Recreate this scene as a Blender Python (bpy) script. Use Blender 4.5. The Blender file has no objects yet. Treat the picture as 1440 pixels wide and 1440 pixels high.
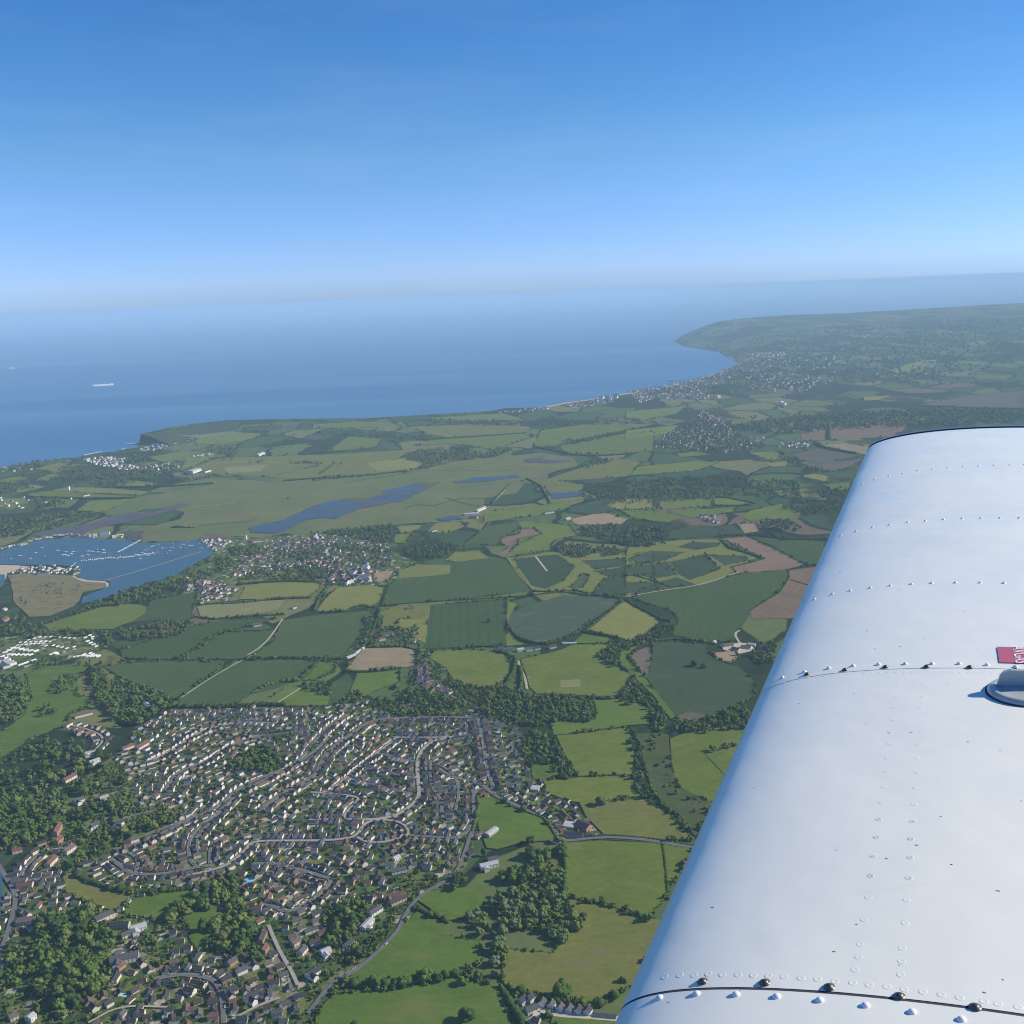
import bpy, math, random
import numpy as np
from mathutils import Vector, Matrix, noise
from mathutils.geometry import delaunay_2d_cdt
random.seed(7); RNG = np.random.default_rng(7)
sc = bpy.context.scene
COL = sc.collection
R = math.radians
# ------------------------------------------------------------------ camera
F = 1413.0
PITCH, ROLL, ALT = R(12.28), math.atan(58/1440), 820.0
KS = ALT/600
FW = np.array([0, math.cos(PITCH), -math.sin(PITCH)])
U0 = np.array([0, math.sin(PITCH), math.cos(PITCH)])
R0 = np.array([1.0, 0, 0])
RT = R0*math.cos(ROLL) - U0*math.sin(ROLL)
UP = U0*math.cos(ROLL) + R0*math.sin(ROLL)
CAM = np.array([0, 0, ALT])
cd = bpy.data.cameras.new('camera'); cam = bpy.data.objects.new('camera', cd); COL.objects.link(cam)
cd.sensor_width = 36; cd.lens = 36*F/1440; cd.clip_start = 0.05; cd.clip_end = 300000
m = Matrix.Identity(4)
for i in range(3):
    m[i][0], m[i][1], m[i][2], m[i][3] = RT[i], UP[i], -FW[i], CAM[i]
cam.matrix_world = m
sc.camera = cam
TILES = {'W': (0, 0, 1), 'L': (0, 380, 3), 'M': (440, 380, 3), 'Q': (880, 380, 1440/560), 'A': (0, 820, 4), 'B': (340, 820, 4), 'C': (680, 820, 4),
         'D': (0, 1120, 4.5), 'E': (300, 1120, 4.5), 'F': (600, 1120, 4.5), 'G': (860, 1120, 1440/580), 'H': (0, 480, 6), 'J': (0, 700, 6),
         'K': (240, 620, 6), 'N': (880, 420, 6), 'O': (1000, 560, 6), 'S': (1060, 560, 1440/380), 'T': (1060, 860, 1440/380)}
def px(tile, s):
    v = [float(a) for a in s.replace(',', ' ').split()]
    ox, oy, k = TILES[tile]
    return [(ox + v[i]/k, oy + v[i+1]/k) for i in range(0, len(v), 2)]
def ray(x, y):
    d = FW + RT*((x-720)/F) + UP*((720-y)/F)
    return d/np.linalg.norm(d)
def flat_at(x, y, z=0.0):
    d = ray(x, y)
    if d[2] > -0.004: d[2] = -0.004
    t = (ALT - z)/-d[2]
    return CAM + d*t
def project(P):
    v = np.asarray(P, float) - CAM
    zz = v @ FW
    return np.stack([720 + F*(v @ RT)/zz, 720 - F*(v @ UP)/zz], -1)
# ------------------------------------------------------------------ the southern downs: height of the ground far away
RIDGE = [(930, 480, 10100), (948, 479, 10100), (958, 473, 10200), (981, 464, 10500), (1000, 456, 10800), (1012, 452, 11000), (1055, 447, 11400), (1113, 443, 11800), (1183, 441, 12000), (1269, 436, 12300), (1366, 430, 12600), (1440, 426, 13000), (1600, 420, 13300), (2000, 420, 13600)]
FRONT = [(930, 481), (948, 480), (960, 487), (1012, 495), (1036, 509), (1060, 516), (1150, 530), (1300, 545), (1440, 560), (1700, 570), (2000, 580)]
def _tab():
    phi, D, H, D0 = [], [], [], []
    fx = [p[0] for p in FRONT]; fy = [p[1] for p in FRONT]
    for x, y, d in RIDGE:
        d *= KS*1.17
        r = ray(x, y); h2 = math.hypot(r[0], r[1])
        phi.append(math.atan2(r[0], r[1])); D.append(d); H.append(max(0.0, ALT + r[2]/h2*d))
        q = flat_at(x, np.interp(x, fx, fy)); D0.append(min(math.hypot(q[0], q[1]), d-160))
    return np.array(phi), np.array(D), np.array(H), np.array(D0)
PHI, RD, RH, RF = _tab()
def height(x, y):
    x = np.asarray(x, float); y = np.asarray(y, float)
    p = np.arctan2(x, y); d = np.hypot(x, y)
    rd, rh, rf = np.interp(p, PHI, RD), np.interp(p, PHI, RH), np.interp(p, PHI, RF)
    rh = np.where(p < PHI[0], 0, rh)
    t = np.clip((d-rf)/(rd-rf), 0, 1); up_ = 0.35*np.sqrt(t) + 0.65*t*t*(3-2*t)
    b = np.clip(1-(d-rd)/3400, 0, 1); b = b*b*(3-2*b)
    return rh*np.where(d < rd, up_, b)
def at(x, y):
    if x > 900 and y < 565:
        d = ray(x, y); ts = np.linspace(7000, 24000, 1100)
        P = CAM + ts[:, None]*d
        below = P[:, 2] <= height(P[:, 0], P[:, 1])
        if below.any():
            i = int(below.argmax()); p = P[i].copy(); p[2] = height(p[0], p[1]); return p
    return flat_at(x, y)
def pts(tile, s): return [at(*p) for p in px(tile, s)]
# ------------------------------------------------------------------ mesh helpers
def mesh_obj(name, V, faces, mats, parent=None, smooth=False, midx=None):
    me = bpy.data.meshes.new(name)
    if isinstance(faces, np.ndarray):
        V = np.asarray(V, np.float32); n, k = faces.shape
        me.vertices.add(len(V)); me.vertices.foreach_set('co', V.ravel())
        me.loops.add(n*k); me.loops.foreach_set('vertex_index', faces.astype(np.int32).ravel())
        me.polygons.add(n); me.polygons.foreach_set('loop_start', np.arange(0, n*k, k, dtype=np.int32))
        me.update(calc_edges=True)
    else:
        me.from_pydata([tuple(v) for v in V], [], faces)
    if not isinstance(mats, (list, tuple)): mats = [mats]
    for mm in mats: me.materials.append(mm)
    if midx is not None: me.polygons.foreach_set('material_index', np.asarray(midx, np.int32))
    if smooth: me.polygons.foreach_set('use_smooth', np.ones(len(me.polygons), bool))
    me.validate(); me.update()
    o = bpy.data.objects.new(name, me); COL.objects.link(o)
    if parent: o.parent = parent
    return o
class MB:
    def __init__(s): s.v, s.f, s.m = [], [], []
    def add(s, V, Fs, mi=0):
        b = len(s.v); s.v += [tuple(p) for p in V]; s.f += [tuple(b+i for i in f) for f in Fs]; s.m += [mi]*len(Fs)
    def box(s, x0, x1, y0, y1, z0, z1, mi=0):
        s.add([(x0,y0,z0),(x1,y0,z0),(x1,y1,z0),(x0,y1,z0),(x0,y0,z1),(x1,y0,z1),(x1,y1,z1),(x0,y1,z1)],
              [(3,2,1,0),(4,5,6,7),(0,1,5,4),(1,2,6,5),(2,3,7,6),(3,0,4,7)], mi)
    def build(s, name, mats, parent=None, smooth=False): return mesh_obj(name, s.v, s.f, mats, parent, smooth, s.m)
def tag(o, label=None, cat=None, group=None, kind=None):
    if label: o['label'] = label
    if cat: o['category'] = cat
    if group: o['group'] = group
    if kind: o['kind'] = kind
    return o
def empty(name, loc, rz=0.0, label=None, cat=None, group=None):
    o = bpy.data.objects.new(name, None); COL.objects.link(o); o.location = loc; o.rotation_euler = (0, 0, rz)
    o.empty_display_size = 1
    return tag(o, label, cat, group)
def link_part(name, me, parent, mats=None):
    o = bpy.data.objects.new(name, me); COL.objects.link(o); o.parent = parent
    if mats:
        for i, mm in enumerate(mats):
            o.material_slots[i].link = 'OBJECT'; o.material_slots[i].material = mm
    return o
def ordinal(n):
    W = ['zeroth','first','second','third','fourth','fifth','sixth','seventh','eighth','ninth','tenth','eleventh','twelfth']
    if n < len(W): return W[n]
    return f"{n}{'th' if 10 <= n % 100 <= 20 else {1:'st',2:'nd',3:'rd'}.get(n % 10, 'th')}"
def inside(P, poly):
    P = np.asarray(P, float); x, y = P[:, 0], P[:, 1]; r = np.zeros(len(P), bool); n = len(poly)
    for i in range(n):
        x1, y1 = poly[i][0], poly[i][1]; x2, y2 = poly[(i+1) % n][0], poly[(i+1) % n][1]
        c = ((y1 > y) != (y2 > y))
        if y1 != y2: r ^= c & (x < (x2-x1)*(y-y1)/(y2-y1) + x1)
    return r
# ------------------------------------------------------------------ materials
class NT:
    def __init__(s, name):
        s.mat = bpy.data.materials.new(name); s.mat.use_nodes = True; s.t = s.mat.node_tree; s.b = s.t.nodes['Principled BSDF']
        s.b.inputs['Specular IOR Level'].default_value = 0.0; s.b.inputs['Roughness'].default_value = 0.9
    def n(s, typ, **kw):
        nd = s.t.nodes.new(typ)
        for k, v in kw.items():
            if k.startswith('i_'): nd.inputs[k[2:].replace('_', ' ')].default_value = v
            else: setattr(nd, k, v)
        return nd
    def l(s, a, b): s.t.links.new(a, b)
    def pos(s): return s.n('ShaderNodeNewGeometry').outputs['Position']
    def noise(s, scale, detail=4, vec=None, rough=0.55, dist=0.0):
        nd = s.n('ShaderNodeTexNoise'); nd.inputs['Scale'].default_value = scale; nd.inputs['Detail'].default_value = detail; nd.inputs['Roughness'].default_value = rough; nd.inputs['Distortion'].default_value = dist
        s.l(vec if vec is not None else s.pos(), nd.inputs['Vector']); return nd.outputs['Fac']
    def ramp(s, fac, stops, interp='LINEAR'):
        nd = s.n('ShaderNodeValToRGB'); cr = nd.color_ramp; cr.interpolation = interp
        while len(cr.elements) < len(stops): cr.elements.new(0.5)
        for e, (p, c) in zip(cr.elements, stops): e.position = p; e.color = (*c, 1)
        s.l(fac, nd.inputs['Fac']); return nd.outputs['Color']
    def mix(s, fac, a, b, mode='MIX'):
        nd = s.n('ShaderNodeMix', data_type='RGBA', blend_type=mode)
        for sock, v in ((nd.inputs[0], fac), (nd.inputs[6], a), (nd.inputs[7], b)):
            if isinstance(v, (int, float)): sock.default_value = v
            elif isinstance(v, tuple): sock.default_value = (*v, 1)
            else: s.l(v, sock)
        return nd.outputs[2]
    def math(s, op, a, b=None, clamp=False):
        nd = s.n('ShaderNodeMath', operation=op, use_clamp=clamp)
        for sock, v in ((nd.inputs[0], a), (nd.inputs[1], b)):
            if v is None: continue
            if isinstance(v, (int, float)): sock.default_value = v
            else: s.l(v, sock)
        return nd.outputs[0]
    def rnd(s): return s.n('ShaderNodeObjectInfo').outputs['Random']
    def mapping(s, scale=(1,1,1), rz=0.0):
        nd = s.n('ShaderNodeMapping'); nd.inputs['Scale'].default_value = scale; nd.inputs['Rotation'].default_value = (0, 0, rz); s.l(s.pos(), nd.inputs['Vector']); return nd.outputs[0]
    def bump(s, h, strength=0.3, dist=1.0):
        nd = s.n('ShaderNodeBump'); nd.inputs['Strength'].default_value = strength; nd.inputs['Distance'].default_value = dist; s.l(h, nd.inputs['Height']); s.l(nd.outputs[0], s.b.inputs['Normal'])
    def col(s, c):
        if isinstance(c, tuple): s.b.inputs['Base Color'].default_value = (*c, 1)
        else: s.l(c, s.b.inputs['Base Color'])
        return s
def plain(name, c, rough=0.8, spec=0.0, var=0.12, scale=0.8):
    k = NT(name); f = k.noise(scale, 3)
    k.col(k.ramp(f, [(0.3, tuple(v*(1-var) for v in c)), (0.7, tuple(min(1, v*(1+var)) for v in c))]))
    k.b.inputs['Roughness'].default_value = rough; k.b.inputs['Specular IOR Level'].default_value = spec; return k.mat
def land_mat(name, a, b, c=None, scale=0.012, fine=0.12, rows=None, patch=None):
    """soil, grass or crop: broad mottling, finer streaks, optional drill rows and bare patches"""
    k = NT(name)
    big = k.noise(scale, 6, rough=0.62); small = k.noise(fine, 5, rough=0.7)
    base = k.ramp(big, [(0.32, a), (0.66, b)])
    base = k.mix(k.math('MULTIPLY', small, 0.55), base, k.mix(0.5, a, (c or b)))
    mid = k.ramp(k.noise(0.045, 5, vec=k.mapping((1, 2.2, 1), 0.4), rough=0.7), [(0.3, (0.84, 0.85, 0.82)), (0.5, (1, 1, 1)), (0.72, (1.17, 1.13, 1.1))])
    grit = k.ramp(k.noise(0.4, 4, rough=0.8), [(0.3, (0.86,)*3), (0.7, (1.13,)*3)])
    base = k.mix(1.0, k.mix(1.0, base, mid, 'MULTIPLY'), grit, 'MULTIPLY')
    tone = k.ramp(k.rnd(), [(0.0, (0.86, 0.9, 0.82)), (0.5, (1, 1, 1)), (1.0, (1.13, 1.07, 1.05))])
    base = k.mix(1.0, base, tone, 'MULTIPLY')
    if rows:
        per, ang, amt = rows
        w = k.n('ShaderNodeTexWave', wave_type='BANDS', bands_direction='X'); w.inputs['Scale'].default_value = 0.314/per; w.inputs['Distortion'].default_value = 0.6; w.inputs['Detail'].default_value = 2; w.inputs['Detail Scale'].default_value = 0.02
        k.l(k.mapping(rz=ang), w.inputs['Vector'])
        ln = k.ramp(w.outputs['Fac'], [(0.0, (1-amt,)*3), (0.12, (1, 1, 1))])
        base = k.mix(1.0, base, ln, 'MULTIPLY')
    if patch:
        pf = k.ramp(k.noise(scale*0.9, 4, vec=k.mapping((1, 1.7, 1), 0.7)), [(0.56, (0,)*3), (0.66, (1,)*3)])
        base = k.mix(k.math('MULTIPLY', pf, 0.6), base, patch)
    k.col(base); return k.mat
G1, G2 = (0.106, 0.15, 0.027), (0.148, 0.19, 0.035)
M = {}
M['grass'] = land_mat('pasture', G1, G2, (0.178, 0.19, 0.05), rows=(30, 0.9, 0.06), patch=(0.175, 0.17, 0.06))
M['olive'] = land_mat('rough_pasture', (0.124, 0.144, 0.031), (0.166, 0.176, 0.041), (0.18, 0.165, 0.075), patch=(0.18, 0.15, 0.075))
M['lush'] = land_mat('lush_pasture', (0.082, 0.14, 0.022), (0.116, 0.178, 0.03), (0.14, 0.17, 0.06), rows=(40, 2.2, 0.05), patch=(0.15, 0.165, 0.05))
M['dark'] = land_mat('green_crop', (0.056, 0.092, 0.032), (0.076, 0.114, 0.037), scale=0.006, fine=0.08, rows=(24, 0.25, 0.1))
M['deep'] = land_mat('dense_green_crop', (0.042, 0.068, 0.034), (0.056, 0.086, 0.039), scale=0.006, fine=0.06, patch=(0.065, 0.095, 0.05))
M['drill'] = land_mat('drilled_crop', (0.058, 0.094, 0.034), (0.072, 0.11, 0.039), scale=0.008, fine=0.06, rows=(24, -0.04, 0.2))
M['yellow'] = land_mat('yellow_green_meadow', (0.168, 0.188, 0.044), (0.21, 0.218, 0.054), (0.23, 0.22, 0.09), rows=(14, 1.1, 0.1))
M['pale'] = land_mat('cut_meadow', (0.19, 0.2, 0.085), (0.235, 0.23, 0.1))
M['tan'] = land_mat('stubble', (0.25, 0.19, 0.12), (0.32, 0.25, 0.15), scale=0.02)
M['brown'] = land_mat('ploughed_soil', (0.18, 0.125, 0.085), (0.23, 0.16, 0.11), scale=0.01, rows=(18, 0.5, 0.12))
M['mauve'] = land_mat('dark_tilled_soil', (0.105, 0.095, 0.075), (0.14, 0.12, 0.09), scale=0.01, rows=(18, 1.4, 0.12))
M['marsh'] = land_mat('marsh_grass', (0.082, 0.135, 0.036), (0.15, 0.168, 0.058), (0.2, 0.16, 0.1), scale=0.0045, fine=0.025, patch=(0.17, 0.13, 0.085))
M['dune'] = land_mat('dune_grass', (0.13, 0.135, 0.06), (0.21, 0.18, 0.09), (0.25, 0.2, 0.11), scale=0.026, fine=0.09, patch=(0.06, 0.085, 0.035))
M['sand'] = land_mat('sand', (0.42, 0.34, 0.23), (0.55, 0.46, 0.33), scale=0.02)
M['mud'] = land_mat('mudflat', (0.068, 0.075, 0.095), (0.11, 0.108, 0.118), scale=0.01)
M['slaty'] = land_mat('young_crop', (0.06, 0.088, 0.05), (0.078, 0.106, 0.058), (0.1, 0.12, 0.07), scale=0.012, fine=0.05, patch=(0.125, 0.15, 0.095))
M['bare'] = land_mat('bare_soil', (0.13, 0.115, 0.085), (0.17, 0.145, 0.11), (0.08, 0.1, 0.06), scale=0.03, fine=0.2, patch=(0.06, 0.09, 0.05))
M['scrub'] = land_mat('rough_scrub', (0.05, 0.075, 0.028), (0.085, 0.105, 0.04), scale=0.03, fine=0.2)
M['road'] = plain('asphalt', (0.15, 0.148, 0.155), scale=0.15)
M['lane'] = plain('pale_concrete', (0.34, 0.315, 0.27), scale=0.15)
M['track'] = plain('dirt_track', (0.42, 0.36, 0.25), scale=0.1)
M['yard'] = plain('gravel_yard', (0.5, 0.44, 0.34), scale=0.15)
def far_land():
    k = NT('patchwork_land')
    warp = k.n('ShaderNodeTexNoise'); warp.inputs['Scale'].default_value = 0.003; k.l(k.pos(), warp.inputs['Vector'])
    off = k.n('ShaderNodeVectorMath', operation='MULTIPLY_ADD'); k.l(warp.outputs['Color'], off.inputs[0]); off.inputs[1].default_value = (260, 260, 0); k.l(k.mapping((1, 0.62, 0), 0.35), off.inputs[2])
    v = k.n('ShaderNodeTexVoronoi', voronoi_dimensions='2D'); v.inputs['Scale'].default_value = 0.0042; k.l(off.outputs[0], v.inputs['Vector'])
    e = k.n('ShaderNodeTexVoronoi', voronoi_dimensions='2D', feature='DISTANCE_TO_EDGE'); e.inputs['Scale'].default_value = 0.0042; k.l(off.outputs[0], e.inputs['Vector'])
    sep = k.n('ShaderNodeSeparateColor'); k.l(v.outputs['Color'], sep.inputs[0])
    cells = k.ramp(sep.outputs[0], [(0.0, (0.03, 0.05, 0.022)), (0.2, (0.06, 0.1, 0.035)), (0.42, (0.085, 0.13, 0.04)), (0.58, (0.12, 0.15, 0.05)), (0.7, (0.05, 0.085, 0.04)), (0.82, (0.16, 0.165, 0.06)), (0.93, (0.15, 0.115, 0.08))], 'CONSTANT')
    nz = k.ramp(k.noise(0.02, 5), [(0.3, (0.85,)*3), (0.7, (1.12,)*3)])
    cells = k.mix(1.0, cells, nz, 'MULTIPLY')
    hedge = k.ramp(e.outputs['Distance'], [(0.0, (1,)*3), (0.035, (1,)*3), (0.055, (0,)*3)])
    cells = k.mix(hedge, cells, (0.022, 0.038, 0.018))
    wood = k.ramp(k.noise(0.0016, 6, rough=0.65, vec=k.mapping((1, 0.5, 1), 0.2)), [(0.54, (0,)*3), (0.57, (1,)*3)])
    cells = k.mix(k.math('MULTIPLY', wood, 0.9), cells, k.ramp(k.noise(0.03, 3), [(0.35, (0.018, 0.032, 0.014)), (0.7, (0.045, 0.07, 0.028))]))
    k.col(cells); return k.mat
M['land'] = far_land()
def garden():
    k = NT('garden_ground')
    v = k.n('ShaderNodeTexVoronoi', voronoi_dimensions='2D', distance='MANHATTAN'); v.inputs['Scale'].default_value = 0.1; k.l(k.mapping((1, 0.7, 0), 0.5), v.inputs['Vector'])
    sep = k.n('ShaderNodeSeparateColor'); k.l(v.outputs['Color'], sep.inputs[0])
    c = k.ramp(sep.outputs[0], [(0.0, (0.068, 0.111, 0.034)), (0.3, (0.121, 0.169, 0.048)), (0.5, (0.047, 0.078, 0.025)), (0.66, (0.162, 0.182, 0.063)), (0.8, (0.230, 0.202, 0.149)), (0.87, (0.095, 0.130, 0.034)), (0.95, (0.405, 0.358, 0.265))], 'CONSTANT')
    n2 = k.ramp(k.noise(0.25, 5, rough=0.7), [(0.3, (0.6,)*3), (0.7, (1.2,)*3)])
    k.col(k.mix(1.0, c, n2, 'MULTIPLY')); return k.mat
M['garden'] = garden()
def leaf_mat(name, stops):
    k = NT(name)
    c = k.ramp(k.rnd(), stops)
    f = k.ramp(k.noise(0.35, 4, rough=0.7), [(0.3, (0.72,)*3), (0.72, (1.25, 1.25, 1.1))])
    k.col(k.mix(1.0, c, f, 'MULTIPLY')); return k.mat
M['leaf'] = leaf_mat('foliage', [(0.0, (0.042, 0.079, 0.020)), (0.3, (0.069, 0.116, 0.026)), (0.55, (0.094, 0.143, 0.032)), (0.78, (0.124, 0.169, 0.040)), (0.92, (0.136, 0.151, 0.048)), (1.0, (0.154, 0.145, 0.060))])
M['leaf_dark'] = leaf_mat('dark_foliage', [(0, (0.038, 0.071, 0.020)), (1, (0.057, 0.098, 0.026))])
M['leaf_mid'] = leaf_mat('mid_green_foliage', [(0, (0.074, 0.126, 0.028)), (1, (0.099, 0.151, 0.034))])
M['leaf_light'] = leaf_mat('light_green_foliage', [(0, (0.118, 0.169, 0.038)), (1, (0.148, 0.184, 0.050))])
M['leaf_olive'] = leaf_mat('olive_brown_foliage', [(0, (0.106, 0.112, 0.035)), (1, (0.124, 0.119, 0.045))])
M['leaf_silver'] = leaf_mat('silvery_foliage', [(0, (0.124, 0.171, 0.075)), (1, (0.154, 0.191, 0.089))])
M['hedge'] = leaf_mat('hedge_foliage', [(0, (0.038, 0.066, 0.017)), (0.6, (0.055, 0.090, 0.023)), (1, (0.080, 0.116, 0.032))])
M['clifftop'] = land_mat('clifftop_scrub', (0.035, 0.055, 0.024), (0.075, 0.1, 0.04), scale=0.02, fine=0.15)
M['bark'] = plain('bark', (0.09, 0.065, 0.045))
for nm, c in (('white', (0.68, 0.66, 0.62)), ('cream', (0.64, 0.58, 0.47)), ('buff', (0.48, 0.42, 0.34)), ('brick', (0.36, 0.22, 0.16)), ('pink', (0.68, 0.53, 0.45))): M['w_'+nm] = plain('wall_'+nm, c, 0.85)
for nm, c in (('brown', (0.062, 0.046, 0.041)), ('grey', (0.085, 0.084, 0.09)), ('slate', (0.042, 0.043, 0.053)), ('red', (0.15, 0.075, 0.055)), ('pale', (0.42, 0.41, 0.4)), ('tan', (0.125, 0.098, 0.08))): M['r_'+nm] = plain('roof_'+nm, c, 0.75, 0.25, scale=0.5)
M['glass'] = plain('window_glass', (0.03, 0.035, 0.045), 0.15, 0.5)
M['door'] = plain('painted_door', (0.2, 0.09, 0.06), 0.5, 0.3)
M['shop_white'] = plain('white_paint', (0.86, 0.86, 0.86), 0.4, 0.4)
M['hullblue'] = plain('navy_hull', (0.03, 0.05, 0.12), 0.4, 0.4)
M['hullred'] = plain('red_hull', (0.35, 0.05, 0.04), 0.4, 0.4)
M['wood'] = plain('weathered_wood', (0.35, 0.3, 0.24))
M['mast'] = plain('mast_metal', (0.75, 0.75, 0.77), 0.35, 0.5)
M['rock'] = land_mat('chalk_cliff', (0.1, 0.1, 0.08), (0.2, 0.19, 0.17), scale=0.05, fine=0.2)
for nm, c in (('white', (0.8, 0.8, 0.8)), ('black', (0.03, 0.03, 0.035)), ('red', (0.4, 0.04, 0.03)), ('blue', (0.05, 0.12, 0.35)), ('silver', (0.5, 0.51, 0.53))): M['car_'+nm] = plain('car_paint_'+nm, c, 0.3, 0.5)
M['tyre'] = plain('tyre_rubber', (0.02, 0.02, 0.02))
M['pool'] = plain('pool_water', (0.12, 0.55, 0.8), 0.1, 0.5)
def water(name, c1, c2, scale, streak, rough, spec=0.4):
    k = NT(name)
    f = k.noise(scale, 5, vec=k.mapping(streak, 0.12))
    f2 = k.noise(scale*4.5, 4, vec=k.mapping((streak[0]*.5, 1, 1), 0.05)); f = k.math('ADD', k.math('MULTIPLY', f, 0.72), k.math('MULTIPLY', f2, 0.28))
    k.col(k.ramp(f, [(0.36, c1), (0.64, c2)]))
    k.l(k.ramp(f, [(0.3, (rough*0.8,)*3), (0.7, (min(1, rough*1.5),)*3)]), k.b.inputs['Roughness'])
    k.b.inputs['Specular IOR Level'].default_value = spec
    return k.mat
M['sea'] = water('sea_water', (0.014, 0.1, 0.245), (0.075, 0.22, 0.39), 0.0005, (0.1, 1, 1), 0.42, 0.35)
M['harbour'] = water('harbour_water', (0.03, 0.088, 0.13), (0.046, 0.11, 0.158), 0.006, (0.5, 1, 1), 0.35, 0.35)
M['pond'] = water('marsh_water', (0.028, 0.06, 0.15), (0.042, 0.085, 0.19), 0.004, (0.5, 1, 1), 0.3, 0.35)
def marsh_water():
    k = NT('reedy_marsh_water'); f = k.noise(0.0095, 6, vec=k.mapping((0.55, 1.3, 1), 0.2), rough=0.62)
    reed = k.ramp(f, [(0.535, (0,)*3), (0.58, (1,)*3)])
    k.col(k.mix(reed, k.ramp(k.noise(0.004, 3), [(0.3, (0.034, 0.06, 0.098)), (0.7, (0.046, 0.08, 0.122))]), k.ramp(k.noise(0.03, 4), [(0.3, (0.075, 0.09, 0.05)), (0.7, (0.13, 0.125, 0.075))])))
    k.l(k.ramp(f, [(0.535, (0.4,)*3), (0.58, (0.95,)*3)]), k.b.inputs['Roughness']); k.l(k.ramp(f, [(0.535, (0.15,)*3), (0.58, (0,)*3)]), k.b.inputs['Specular IOR Level'])
    return k.mat
M['pond'] = marsh_water()
M['surf'] = plain('surf_foam', (0.85, 0.88, 0.9))
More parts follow.
